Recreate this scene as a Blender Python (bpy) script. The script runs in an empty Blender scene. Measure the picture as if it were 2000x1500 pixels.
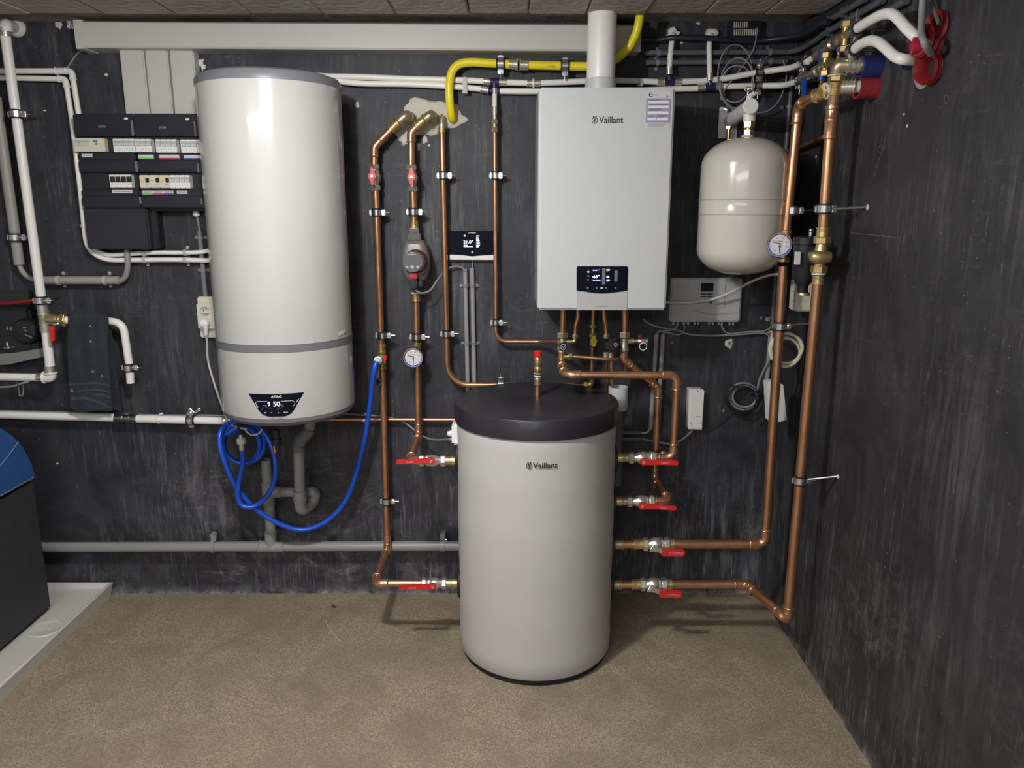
import bpy, bmesh, math, random
from mathutils import Vector as V, Matrix
random.seed(7)
scn = bpy.context.scene
COL = scn.collection
# ------------------------------------------------------------------ camera
CAM_D, CAM_H, FPX, PITCH = 2.98, 1.57, 1511.0, math.radians(12.64)   # distance to back wall, height, focal length in px, look-down
cd = bpy.data.cameras.new('camera'); cam = bpy.data.objects.new('camera', cd); COL.objects.link(cam)
cam.location = (0, -CAM_D, CAM_H); cam.rotation_euler = (math.pi/2 - PITCH, 0, 0)
cd.sensor_width = 36; cd.lens = 36*FPX/2000; cd.clip_start = .02
scn.camera = cam
# ------------------------------------------------------------------ light
w = bpy.data.worlds.new('world'); scn.world = w; w.use_nodes = True
w.node_tree.nodes['Background'].inputs[0].default_value = (.5, .52, .56, 1)
w.node_tree.nodes['Background'].inputs[1].default_value = .05
def area(name, loc, size, energy, target, col=(1, 1, 1)):
    l = bpy.data.lights.new(name, 'AREA'); l.shape = 'RECTANGLE'; l.size, l.size_y = size; l.energy = energy; l.color = col
    o = bpy.data.objects.new(name, l); COL.objects.link(o); o.location = loc
    o.rotation_euler = (V(target)-V(loc)).to_track_quat('-Z', 'Y').to_euler(); return o
def bulb(name, loc, energy, radius, col):
    l = bpy.data.lights.new(name, 'POINT'); l.energy = energy; l.shadow_soft_size = radius; l.color = col
    o = bpy.data.objects.new(name, l); COL.objects.link(o); o.location = loc; return o
area('ceiling_lamp', (-.56, -1.55, 2.19), (.30, .16), 12, (-.56, -1.50, 0), (1, .985, .96))
bulb('ceiling_lamp_glow', (-.54, -1.52, 2.05), 33, .03, (1, .99, .97))
area('room_fill_light', (-.9, -4.1, 2.19), (2.4, 1.0), 66, (-.9, -4.0, 0), (.97, .985, 1))  # broad unseen fill light, added to lift the shadows
scn.view_settings.view_transform = 'Standard'; scn.view_settings.look = 'None'
scn.view_settings.gamma = 1; scn.view_settings.use_curve_mapping = False
scn.view_settings.exposure = 0.38
# ------------------------------------------------------------------ measuring helpers
_c, _s = math.cos(PITCH), math.sin(PITCH)
def _ray(px, py):
    u = (px-1000)/FPX; v = (750-py)/FPX
    return V((u, _c+v*_s, -_s+v*_c))
def P(px, py, d):                       # point standing d metres in front of the back wall
    r = _ray(px, py); return V((0, -CAM_D, CAM_H)) + r*((CAM_D-d)/r.y)
def PX(px, py, x):                      # point on a plane x = const
    r = _ray(px, py); return V((0, -CAM_D, CAM_H)) + r*(x/r.x)
def PZ(px, py, z):                      # point on a plane z = const
    r = _ray(px, py); return V((0, -CAM_D, CAM_H)) + r*((z-CAM_H)/r.z)
XR, ZC = 1.039, 2.212                   # wall on the right, ceiling
X, Y, Z = V((1, 0, 0)), V((0, 1, 0)), V((0, 0, 1))
FR = V((0, -1, 0))                      # towards the room
# ------------------------------------------------------------------ materials
MATS = {}
def pm(name, col, rough=.5, metal=0, var=.06, scale=12, bump=0, bscale=60, emit=None, es=1, coat=0, rvar=.08, trans=0):
    if name in MATS: return MATS[name]
    m = bpy.data.materials.new(name); m.use_nodes = True; nt = m.node_tree; N = nt.nodes; L = nt.links
    b = N['Principled BSDF']; b.inputs['Roughness'].default_value = rough; b.inputs['Metallic'].default_value = metal
    b.inputs['Coat Weight'].default_value = coat
    if 'glass' in name: b.inputs['Specular IOR Level'].default_value = .12
    b.inputs['Transmission Weight'].default_value = trans
    tc = N.new('ShaderNodeTexCoord'); no = N.new('ShaderNodeTexNoise'); no.inputs['Scale'].default_value = scale; no.inputs['Detail'].default_value = 4
    L.new(tc.outputs['Object'], no.inputs['Vector'])
    mx = N.new('ShaderNodeMix'); mx.data_type = 'RGBA'
    mx.inputs[6].default_value = (*[max(0, c*(1-var)) for c in col], 1); mx.inputs[7].default_value = (*[min(1, c*(1+var)) for c in col], 1)
    L.new(no.outputs['Fac'], mx.inputs[0]); L.new(mx.outputs[2], b.inputs['Base Color'])
    mr = N.new('ShaderNodeMapRange'); mr.inputs[3].default_value = max(.02, rough-rvar); mr.inputs[4].default_value = min(1, rough+rvar)
    L.new(no.outputs['Fac'], mr.inputs[0]); L.new(mr.outputs[0], b.inputs['Roughness'])
    if bump:
        n2 = N.new('ShaderNodeTexNoise'); n2.inputs['Scale'].default_value = bscale; n2.inputs['Detail'].default_value = 5
        L.new(tc.outputs['Object'], n2.inputs['Vector'])
        bp = N.new('ShaderNodeBump'); bp.inputs['Strength'].default_value = bump; bp.inputs['Distance'].default_value = .01
        L.new(n2.outputs['Fac'], bp.inputs['Height']); L.new(bp.outputs[0], b.inputs['Normal'])
    if emit:
        b.inputs['Emission Color'].default_value = (*emit, 1); b.inputs['Emission Strength'].default_value = es
    MATS[name] = m; return m
copper = pm('copper', (.60, .315, .175), .32, .86, .20, 18, rvar=.12)
copper_fit = pm('copper_fitting', (.60, .33, .20), .27, .82, .18, 25, rvar=.1)
brass = pm('brass', (.66, .50, .22), .28, .85, .15, 30)
bronze = pm('bronze', (.46, .39, .26), .36, .8, .15, 30)
nickel = pm('nickel', (.70, .67, .60), .3, .85, .08, 30)
chrome = pm('galvanised_steel', (.80, .82, .84), .22, 1, .08, 40)
steel_dark = pm('steel_sleeve', (.42, .42, .42), .28, 1, .2, 60)
rubber = pm('black_rubber', (.012, .012, .014), .6)
white_pe = pm('white_pipe_plastic', (.84, .83, .78), .38, var=.04)
white_pl = pm('white_plastic', (.80, .80, .78), .35, var=.03)
cream_pl = pm('cream_plastic', (.66, .63, .53), .42, var=.04)
enamel = pm('heater_enamel', (.455, .455, .44), .16, var=.015, scale=3, coat=.4, rvar=.03)
cream_en = pm('cream_enamel', (.58, .57, .51), .18, var=.02, coat=.4, rvar=.03)
boiler_wh = pm('boiler_white', (.56, .58, .59), .33, var=.012, scale=4)
boiler_side = pm('boiler_side_grey', (.36, .37, .38), .4)
silver_pl = pm('silver_plastic', (.46, .46, .46), .35, 0, .03)
heater_grey = pm('heater_grey_band', (.15, .155, .175), .4, var=.05)
vinyl = pm('tank_jacket', (.52, .52, .505), .5, var=.03, scale=6, bump=.12, bscale=9)
lid_bl = pm('tank_lid_foil', (.024, .023, .030), .34, var=.3, scale=14, bump=.12, bscale=40)
black_pl = pm('black_plastic', (.014, .0145, .019), .45, var=.15)
black_panel = pm('black_panel_plastic', (.016, .016, .024), .38, var=.12)
glass_bl = pm('black_glass', (.005, .006, .014), .08, rvar=.02)
grey_pvc = pm('grey_pvc', (.28, .28, .275), .34, var=.06)
grey_cond = pm('grey_conduit', (.30, .31, .315), .4, var=.05)
grey_dark = pm('dark_conduit', (.11, .115, .125), .4, var=.08)
grey_cable = pm('grey_cable', (.26, .265, .275), .5)
beige_cond = pm('beige_conduit', (.33, .325, .285), .45)
cream_cable = pm('cream_cable', (.60, .56, .44), .45)
white_cable = pm('white_cable', (.58, .58, .55), .45)
blue_cable = pm('blue_black_cable', (.018, .028, .042), .4)
yellow = pm('yellow_gas_pipe', (.86, .72, .02), .33, var=.04)
red_pl = pm('red_plastic', (.62, .022, .025), .32, var=.05)
red_tape = pm('red_sleeve', (.28, .025, .03), .5, var=.15, bump=.2, bscale=90)
blue_tape = pm('blue_sleeve', (.018, .03, .16), .5, var=.15, bump=.2, bscale=90)
red_corr = pm('red_corrugated_duct', (.22, .012, .015), .4, var=.2)
blue_pl = pm('blue_plastic', (.02, .07, .42), .38)
blue_fit = pm('blue_fitting', (.02, .02, .09), .25)
hose_blue = pm('blue_hose', (.012, .09, .62), .30, var=.05)
lid_blue = pm('blue_lid', (.022, .085, .26), .5, var=.08, bump=.15, bscale=200)
soft_black = pm('softener_black', (.034, .038, .041), .62, var=.3, scale=40, bump=.1, bscale=200)
tray_m = pm('tray_plastic', (.64, .63, .57), .45, var=.03)
duct_m = pm('duct_plastic', (.55, .545, .515), .5, var=.03)
foam = pm('white_filler', (.72, .72, .68), .8, var=.1, bump=.6, bscale=50)
plaster = pm('white_plaster', (.60, .58, .50), .85, var=.14, scale=30, bump=.5, bscale=70)
chalk = pm('chalk_mark', (.10, .10, .106), .9)
iron = pm('cast_iron', (.30, .28, .26), .5, .6, .2, 40, bump=.2, bscale=150)
pump_face = pm('pump_face', (.10, .11, .12), .4)
maroon = pm('maroon_plastic', (.10, .018, .025), .35)
ink = pm('black_ink', (.012, .012, .014), .5)
grey_ink = pm('grey_ink', (.22, .22, .23), .5)
white_ink = pm('white_ink', (.75, .75, .75), .5)
sticker = pm('sticker_paper', (.60, .61, .62), .5)
lilac = pm('lilac_print', (.34, .33, .48), .5)
dial = pm('gauge_dial', (.70, .70, .72), .35)
red_ink = pm('dark_red_ink', (.22, .02, .04), .5)
blue_ink = pm('blue_ink', (.03, .07, .30), .5)
rim_red = pm('gauge_rim_pink', (.34, .20, .26), .25)
rim_blue = pm('gauge_rim_blue', (.22, .28, .60), .25)
toggle_g = pm('grey_toggle', (.42, .43, .44), .4)
green_l = pm('green_label', (.16, .50, .10), .5); red_l = pm('red_label', (.45, .03, .09), .5); blue_l = pm('blue_label', (.06, .06, .36), .5)
yel_btn = pm('yellow_button', (.75, .50, .10), .4)
towel_m = pm('towel_cloth', (.034, .043, .055), .95, var=.35, scale=30, bump=.9, bscale=260)
towel_s = pm('towel_stripe', (.05, .065, .07), .95, var=.2, scale=60, bump=.6, bscale=260)
lcd = pm('lcd_glass', (.02, .024, .026), .2)
glow = pm('screen_white_glow', (.8, .85, 1), .5, emit=(.82, .88, 1), es=.9)
glow_hot = pm('display_glow', (.8, .8, 1), .5, emit=(.72, .70, 1), es=1.6)
glow_bl = pm('screen_blue_glow', (.02, .05, .4), .5, emit=(.008, .02, .16), es=.5)
glow_dim = pm('screen_dim_glow', (.1, .1, .12), .5, emit=(.06, .06, .085), es=.6)
glow_tq = pm('screen_teal_glow', (.1, .5, .5), .5, emit=(.10, .52, .55), es=.8)
glow_pu = pm('screen_purple_glow', (.1, .05, .4), .5, emit=(.06, .03, .35), es=.6)
# ------------------------------------------------------------------ mesh helpers
def frame(a):
    a = a.normalized(); u = a.cross(Z)
    if u.length < .2: u = a.cross(X)
    u.normalize(); return u, a.cross(u).normalized()
class M:
    def __init__(s): s.v = []; s.f = []
    def add(s, vs, fs):
        o = len(s.v); s.v += [V(q) for q in vs]; s.f += [tuple(o+i for i in f) for f in fs]; return s
    def tube(s, pts, r, seg=14, closed=False, caps=True):
        pts = [V(p) for p in pts]; n = len(pts); rr = r if isinstance(r, (list, tuple)) else [r]*n
        vs = []; fs = []; tang = []
        for i in range(n):
            if closed: t = pts[(i+1) % n]-pts[i-1]
            else: t = pts[min(i+1, n-1)]-pts[max(i-1, 0)]
            tang.append(t.normalized())
        u, v = frame(tang[0])
        for i in range(n):
            if i:
                q = tang[i-1].rotation_difference(tang[i]); u = (q @ u); u = (u-tang[i]*u.dot(tang[i])).normalized()
            v = tang[i].cross(u)
            vs += [pts[i]+(u*math.cos(2*math.pi*k/seg)+v*math.sin(2*math.pi*k/seg))*rr[i] for k in range(seg)]
        m = n if closed else n-1
        for i in range(m):
            a, b = i*seg, ((i+1) % n)*seg
            fs += [(a+k, a+(k+1) % seg, b+(k+1) % seg, b+k) for k in range(seg)]
        if caps and not closed:
            fs += [tuple(range(seg-1, -1, -1)), tuple(range((n-1)*seg, n*seg))]
        return s.add(vs, fs)
    def lathe(s, o, axis, prof, seg=20, caps=True, squash=None):
        o = V(o); a = V(axis).normalized(); u, v = frame(a)
        vs = []; fs = []; n = len(prof)
        for t, r in prof:
            vs += [o+a*t+(u*math.cos(2*math.pi*k/seg)+v*math.sin(2*math.pi*k/seg))*r for k in range(seg)]
        for i in range(n-1):
            fs += [(i*seg+k, i*seg+(k+1) % seg, (i+1)*seg+(k+1) % seg, (i+1)*seg+k) for k in range(seg)]
        if caps: fs += [tuple(range(seg-1, -1, -1)), tuple(range((n-1)*seg, n*seg))]
        return s.add(vs, fs)
    def cyl(s, a, b, r, seg=16): return s.tube([a, b], r, seg)
    def hexa(s, a, b, r):
        a, b = V(a), V(b); L = (b-a).length; c = min(.0025, L*.15)
        return s.lathe(a, b-a, [(0, r*.93), (c, r), (L-c, r), (L, r*.93)], 6)
    def box(s, c, size, rot=None, bev=0):
        bm = bmesh.new(); bmesh.ops.create_cube(bm, size=1)
        for q in bm.verts: q.co = V((q.co.x*size[0], q.co.y*size[1], q.co.z*size[2]))
        if bev: bmesh.ops.bevel(bm, geom=list(bm.edges), offset=min(bev, min(size)*.45), segments=2, affect='EDGES')
        vs = [((rot @ q.co) if rot else q.co)+V(c) for q in bm.verts]; bm.verts.index_update()
        fs = [tuple(q.index for q in f.verts) for f in bm.faces]; bm.free(); return s.add(vs, fs)
    def bx(s, x0, x1, d0, d1, z0, z1, bev=0):      # box from the wall-depth d0 to d1
        return s.box(((x0+x1)/2, -(d0+d1)/2, (z0+z1)/2), (abs(x1-x0), abs(d1-d0), abs(z1-z0)), None, bev)
    def px(s, x0, y0, x1, y1, df, db, bev=0):      # box whose front face is seen at these picture coordinates
        ym = (y0+y1)/2; xm = (x0+x1)/2
        return s.bx(P(x0, ym, df).x, P(x1, ym, df).x, df, db, P(xm, y1, df).z, P(xm, y0, df).z, bev)
    def ring(s, c, n, R, r, seg=20, k=6):
        c = V(c); u, v = frame(V(n))
        return s.tube([c+(u*math.cos(2*math.pi*i/seg)+v*math.sin(2*math.pi*i/seg))*R for i in range(seg)], r, k, True)
    def ball(s, c, r, seg=14, n=8, sc=None):
        prof = [(-r*math.cos(math.pi*i/n), max(1e-4, r*math.sin(math.pi*i/n))) for i in range(n+1)]
        q = M().lathe((0, 0, 0), Z, prof, seg); sc = sc or (1, 1, 1)
        return s.add([V((p.x*sc[0], p.y*sc[1], p.z*sc[2]))+V(c) for p in q.v], q.f)
    def prism(s, loop, off):
        n = len(loop); loop = [V(p) for p in loop]; off = V(off)
        vs = loop+[p+off for p in loop]
        fs = [tuple(range(n-1, -1, -1)), tuple(range(n, 2*n))]+[(i, (i+1) % n, n+(i+1) % n, n+i) for i in range(n)]
        return s.add(vs, fs)
def world_loc(o):
    p = V((0, 0, 0))
    while o: p = p+o.location; o = o.parent
    return p
def tag(o, label=None, cat=None, group=None, kind=None):
    if label: o['label'] = label
    if cat: o['category'] = cat
    if group: o['group'] = group
    if kind: o['kind'] = kind
    return o
def build(m, name, mat, parent=None, label=None, cat=None, group=None, kind=None, smooth=True, sharp=38):
    lo = V([min(q[i] for q in m.v) for i in range(3)]); hi = V([max(q[i] for q in m.v) for i in range(3)]); c = (lo+hi)/2
    me = bpy.data.meshes.new(name); me.from_pydata([tuple(q-c) for q in m.v], [], m.f)
    bm = bmesh.new(); bm.from_mesh(me); bmesh.ops.recalc_face_normals(bm, faces=bm.faces); bm.to_mesh(me); bm.free()
    if smooth: me.shade_smooth(); me.set_sharp_from_angle(angle=math.radians(sharp))
    me.materials.append(mat); me.update()
    o = bpy.data.objects.new(name, me); COL.objects.link(o)
    if parent: o.parent = parent; o.location = c-world_loc(parent)
    else: o.location = c
    return tag(o, label, cat, group, kind)
def thing(name, label, cat, loc, group=None):
    o = bpy.data.objects.new(name, None); COL.objects.link(o); o.location = V(loc); o.empty_display_size = .02
    return tag(o, label, cat, group)
def text(s, W, o, right, up, mat, name, parent, warp=None, ext=.0005, H=None, label=None):
    cu = bpy.data.curves.new('lettering', 'FONT'); cu.body = s; cu.size = 1; cu.offset = .012; cu.resolution_u = 3
    t = bpy.data.objects.new('lettering', cu); me = bpy.data.meshes.new_from_object(t)
    bpy.data.objects.remove(t); bpy.data.curves.remove(cu)
    xs = [q.co.x for q in me.vertices]; ys = [q.co.y for q in me.vertices]
    k = W/(max(xs)-min(xs)); ky = k if H is None else H/(max(ys)-min(ys)); cx = (max(xs)+min(xs))/2; cy = (max(ys)+min(ys))/2
    n = V(right).cross(V(up)).normalized(); m = M()
    fl = [((q.co.x-cx)*k, (q.co.y-cy)*ky) for q in me.vertices]
    f = warp or (lambda a, b, c: V(o)+V(right)*a+V(up)*b+n*c)
    m.add([f(a, b, ext) for a, b in fl], [tuple(p.vertices) for p in me.polygons])
    bpy.data.meshes.remove(me); return build(m, name, mat, parent, label, smooth=False)
# ------------------------------------------------------------------ pipe helpers
def fillet(pts, R, n=7):
    pts = [V(p) for p in pts]; out = [pts[0]]; arcs = []
    for i in range(1, len(pts)-1):
        a, b, c = pts[i-1], pts[i], pts[i+1]; d1 = (a-b); d2 = (c-b); l1, l2 = d1.length, d2.length; d1.normalize(); d2.normalize()
        th = math.pi-d1.angle(d2)
        if th < .06: out.append(b); arcs.append(None); continue
        t = min(R*math.tan(th/2), l1*.46, l2*.46); rr = t/math.tan(th/2)
        cc = b+(d1+d2).normalized()*(rr/math.cos(th/2)); v0 = b+d1*t-cc; v1 = b+d2*t-cc; ax = v0.cross(v1).normalized()
        arc = [cc+Matrix.Rotation(th*k/n, 3, ax) @ v0 for k in range(n+1)]
        out += arc; arcs.append((arc, d1, d2))
    return out+[pts[-1]], arcs
def smooth_path(pts, n=8, closed=False):
    pts = [V(p) for p in pts]; out = []; N = len(pts); rng = range(N) if closed else range(N-1)
    for i in rng:
        if closed: a, b, c, d = pts[i-1], pts[i], pts[(i+1) % N], pts[(i+2) % N]
        else: a, b, c, d = pts[max(i-1, 0)], pts[i], pts[i+1], pts[min(i+2, N-1)]
        for k in range(n):
            t = k/n; out.append(.5*((2*b)+(c-a)*t+(2*a-5*b+4*c-d)*t*t+(3*b-a-3*c+d)*t**3))
    return out if closed else out+[pts[-1]]
def press_run(T, pts, r, R=None, mat=None, fit=None, name='pipe_section', er=1.16, seg=16):
    mat = mat or copper; fit = fit or copper_fit; R = R or r*2.4
    _, arcs = fillet(pts, R); start = V(pts[0])
    for i, a in enumerate(arcs):
        if a is None: continue
        arc, d1, d2 = a
        if (arc[0]-start).length > r*.4: build(M().cyl(start, arc[0], r, seg), name, mat, T)
        start = arc[-1]; s1 = min(r*1.7, (arc[0]-V(pts[i])).length*.8); s2 = min(r*1.7, (V(pts[i+2])-arc[-1]).length*.8)
        e = M().tube([arc[0]+d1*s1]+arc+[arc[-1]+d2*s2], r*er, seg)
        for p, d in ((arc[0]+d1*s1, d1), (arc[-1]+d2*s2, d2)): e.ring(p, d, r*er, r*.20, 16, 6)
        for p, d in ((arc[0]+d1*s1*.35, d1), (arc[-1]+d2*s2*.35, d2)): e.ring(p, d, r*er, r*.05, 16, 4)
        build(e, 'elbow', fit, T)
    build(M().cyl(start, pts[-1], r, seg), name, mat, T)
def coupling(T, a, b, r, mat, name='coupling', kind='press'):
    a, b = V(a), V(b); L = (b-a).length
    if kind == 'press': pr = [(0, r*1.12), (L*.02, r*1.34), (L*.12, r*1.34), (L*.14, r*1.18), (L*.5, r*1.16), (L*.52, r*1.24), (L*.6, r*1.24), (L*.62, r*1.16), (L*.86, r*1.18), (L*.88, r*1.34), (L*.98, r*1.34), (L, r*1.12)]
    elif kind == 'sleeve': pr = [(0, r*1.1)]+[(L*q, r*k) for q, k in ((.02, 1.28), (.14, 1.28), (.18, 1.12), (.28, 1.12), (.32, 1.26), (.42, 1.26), (.46, 1.12), (.56, 1.12), (.60, 1.26), (.72, 1.26), (.76, 1.14), (.9, 1.14), (.92, 1.36), (1, 1.36))]
    else: pr = [(0, r), (L, r)]
    return build(M().lathe(a, b-a, pr, 18), name, mat, T)
def nut(T, a, b, r, mat, name='nut'): return build(M().hexa(a, b, r), name, mat, T, smooth=False)
def cable(name, pts, r, mat, label=None, cat='cable', parent=None, seg=8, n=7, group=None):
    return build(M().tube(smooth_path(pts, n), r, seg), name, mat, parent, label, cat if not parent else None, group)
def clamp(p, axis, r, label, side=X, rod=None, name='pipe_clamp', rl=None, two=True):
    p = V(p); a = V(axis).normalized(); s = V(side); s = (s-a*s.dot(a)).normalized(); n = a.cross(s)
    if n.y > 0: n = -n
    T = thing(name, label, 'pipe clamp', p, 'pipe clamps')
    h = .0125
    build(M().lathe(p-a*h*1.25, a, [(0, r*1.02), (0, r+.004), (h*2.5, r+.004), (h*2.5, r*1.02)], 18, False), 'rubber_liner', rubber, T)
    build(M().lathe(p-a*h*.8, a, [(0, r+.003), (0, r+.0062), (h*1.6, r+.0062), (h*1.6, r+.003)], 20, False), 'band', chrome, T)
    rot = Matrix((s, n, a)).transposed()
    build(M().box(p+s*(r+.0125), (.014, .012, h*1.7), rot, .002), 'ear', chrome, T)
    sc = M().cyl(p+s*(r+.013)+n*.004, p+s*(r+.013)+n*.0125, .0052, 10); sc.cyl(p+s*(r+.0195), p+s*(r+.034), .0024, 8)
    build(sc, 'screw', chrome, T)
    if two: build(M().box(p-s*(r+.0085), (.010, .012, h*1.7), rot, .003), 'hinge', chrome, T)
    if rod is not None:
        q = V(rod); build(M().cyl(p+(q-p).normalized()*(r+.004), q, .0036, 8), 'rod', steel_dark, T)
    return T
def lever(T, boss, tip, rb, w0, w1, mat, th=.010, name='lever', mark=True, drop=0):
    boss, tip = V(boss), V(tip); e = (tip-boss); L = e.length; e.normalize(); n = FR; n = (n-e*n.dot(e)).normalized(); u = n.cross(e)
    if u.z < 0: u = -u
    lp = [(rb*math.cos(t), rb*math.sin(t)) for t in [math.pi*(.36+1.28*k/12) for k in range(13)]]
    lp += [(rb*.9, -w0), (L*.45, -w1*1.02), (L-w1*.6, -w1), (L, -w1*.5), (L, w1*.5), (L-w1*.6, w1), (L*.45, w1*.98), (rb*1.5, w0*.92)]
    g = M().prism([boss+e*a+u*b-n*th*.5 for a, b in lp], n*th)
    o = build(g, name, mat, T, 'red lever' if mat is red_pl else None)
    build(M().cyl(boss+n*th*.5, boss+n*(th*.5+.004), rb*.42, 12), 'screw', nickel, o)
    if mark:
        g = M()
        for k, hh in enumerate((.62, .42, .5, .42, .5, .36)):
            c = boss+e*(L*(.52+.038*k))+u*(w1*(hh-.62)*.6)+n*(th*.5+.0003); g.box(c, (L*.020, .0006, w1*hh*1.5), Matrix((e, n, u)).transposed())
        build(g, 'embossed_mark', pm('pale_red_print', (.72, .30, .30), .5), o)
    return o
def valve(label, a, b, r, boss=None, tip=None, rb=.012, cat='valve', body=None, group=None, w=(.010, .0078), name='ball_valve', mark=True):
    a, b = V(a), V(b); L = (b-a).length; d = (b-a).normalized(); body = body or nickel
    T = thing(name, label, cat, (a+b)/2, group)
    build(M().lathe(a, d, [(0, r*1.05), (L*.14, r*1.05), (L*.2, r*1.12), (L*.28, r*1.2), (L*.38, r*1.62), (L*.5, r*1.72), (L*.62, r*1.62), (L*.72, r*1.2), (L*.8, r*1.12), (L*.86, r*1.05), (L, r*1.05)], 18), 'valve_body', body, T)
    nut(T, a+d*L*.02, a+d*L*.20, r*1.62, body, 'union_nut'); nut(T, b-d*L*.20, b-d*L*.02, r*1.62, body, 'union_nut')
    nut(T, a+d*L*.26, a+d*L*.34, r*1.55, body, 'body_collar')
    if boss is not None:
        boss = V(boss); c = (a+b)/2; c = a+d*max(0, min(L, (boss-a).dot(d)))
        build(M().cyl(c, boss, r*.55, 12), 'stem', body, T)
        if tip is not None: lever(T, boss, tip, rb, w[0], w[1], red_pl, mark=mark)
    return T
# ================================================================== SETTING
def wall_mat(name, dark, light, amt, axis):
    """dark paint with chalky vertical scuffs, wiping swirls, specks and a dusty band along the floor"""
    m = bpy.data.materials.new(name); m.use_nodes = True; nt = m.node_tree; N = nt.nodes; L = nt.links; b = N['Principled BSDF']
    tc = N.new('ShaderNodeTexCoord')
    def noise(scale, mapping=None, detail=5, dist=0, rough=.55, rot=(0, 0, 0), loc=(0, 0, 0)):
        n = N.new('ShaderNodeTexNoise'); n.inputs['Scale'].default_value = scale; n.inputs['Detail'].default_value = detail
        n.inputs['Distortion'].default_value = dist; n.inputs['Roughness'].default_value = rough
        mp = N.new('ShaderNodeMapping'); mp.inputs['Scale'].default_value = mapping or (1, 1, 1); mp.inputs['Rotation'].default_value = rot; mp.inputs['Location'].default_value = loc
        L.new(tc.outputs['Object'], mp.inputs['Vector']); L.new(mp.outputs[0], n.inputs['Vector']); return n.outputs['Fac']
    def ramp(fac, a, b_):
        r = N.new('ShaderNodeMapRange'); r.inputs[1].default_value = a; r.inputs[2].default_value = b_; L.new(fac, r.inputs[0]); return r.outputs[0]
    def mth(op, a, b_):
        q = N.new('ShaderNodeMath'); q.operation = op
        for i, v in ((0, a), (1, b_)):
            if isinstance(v, (int, float)): q.inputs[i].default_value = v
            else: L.new(v, q.inputs[i])
        return q.outputs[0]
    mul = lambda a, b_: mth('MULTIPLY', a, b_); add = lambda a, b_: mth('ADD', a, b_)
    tilt = lambda a: (0, a, 0) if axis == 'y' else (a, 0, 0)
    mask = ramp(noise(1.7, None, 3, .8), .42, .66); mask2 = ramp(noise(2.4, None, 3, .8, .5, (0, 0, 0), (3, 5, 1)), .46, .66)
    mask3 = ramp(noise(2.1, None, 3, .8, .5, (0, 0, 0), (8, 2, 4)), .48, .66); mask4 = ramp(noise(1.9, None, 3, .8, .5, (0, 0, 0), (1, 9, 7)), .48, .64)
    streak = ramp(noise(8, (3.0, 3.0, .30), 7, .5, .72, tilt(.10)), .48, .80)
    fine = ramp(noise(30, (3.2, 3.2, .20), 5, .4, .75, tilt(-.22)), .54, .78)
    diag = ramp(noise(24, (3.2, 3.2, .26), 5, .9, .75, tilt(-.62)), .54, .78)
    cross = ramp(noise(26, (.3, .3, 3.0), 5, .7, .75, tilt(.25)), .58, .82)
    cloud = ramp(noise(4.2, None, 8, 1.2, .70), .38, .85)
    swirl = ramp(noise(7.0, None, 8, 3.2, .72, (0, 0, 0), (2, 2, 2)), .50, .72)
    speck = ramp(noise(95, None, 1), .755, .79)
    sep = N.new('ShaderNodeSeparateXYZ'); L.new(tc.outputs['Object'], sep.inputs[0])
    low = ramp(sep.outputs[2], -.45, -1.15); foot = ramp(sep.outputs[2], -1.120, -1.176)
    dust = mul(mul(foot, foot), ramp(noise(14, None, 7, .5, .75), .42, .66))
    f = add(add(mul(mul(streak, mask), .85), mul(mul(fine, mask2), .8)), add(mul(mul(cross, mask3), .6), mul(cloud, .20)))
    f = add(f, add(mul(mul(diag, mask4), .8), mul(mul(swirl, mask3), add(.22, mul(low, .3)))))
    f = mul(f, mul(add(.52, mul(low, .75)), amt))
    f = add(f, add(mul(speck, .6), mul(dust, 1.5)))
    cl = N.new('ShaderNodeClamp'); L.new(f, cl.inputs[0]); cl.inputs[2].default_value = 1.6
    mx = N.new('ShaderNodeMix'); mx.data_type = 'RGBA'; mx.clamp_factor = False; mx.inputs[6].default_value = (*dark, 1); mx.inputs[7].default_value = (*light, 1)
    L.new(cl.outputs[0], mx.inputs[0]); L.new(mx.outputs[2], b.inputs['Base Color']); b.inputs['Roughness'].default_value = .6
    bp = N.new('ShaderNodeBump'); bp.inputs['Strength'].default_value = .25; bp.inputs['Distance'].default_value = .006
    L.new(noise(22, None, 6), bp.inputs['Height']); L.new(bp.outputs[0], b.inputs['Normal'])
    return m
wall_m = wall_mat('dark_painted_wall', (.0175, .018, .0255), (.23, .23, .245), 1.35, 'y')
wall_r = wall_mat('dark_painted_wall_right', (.017, .0175, .021), (.20, .20, .205), 1.3, 'x')
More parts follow.
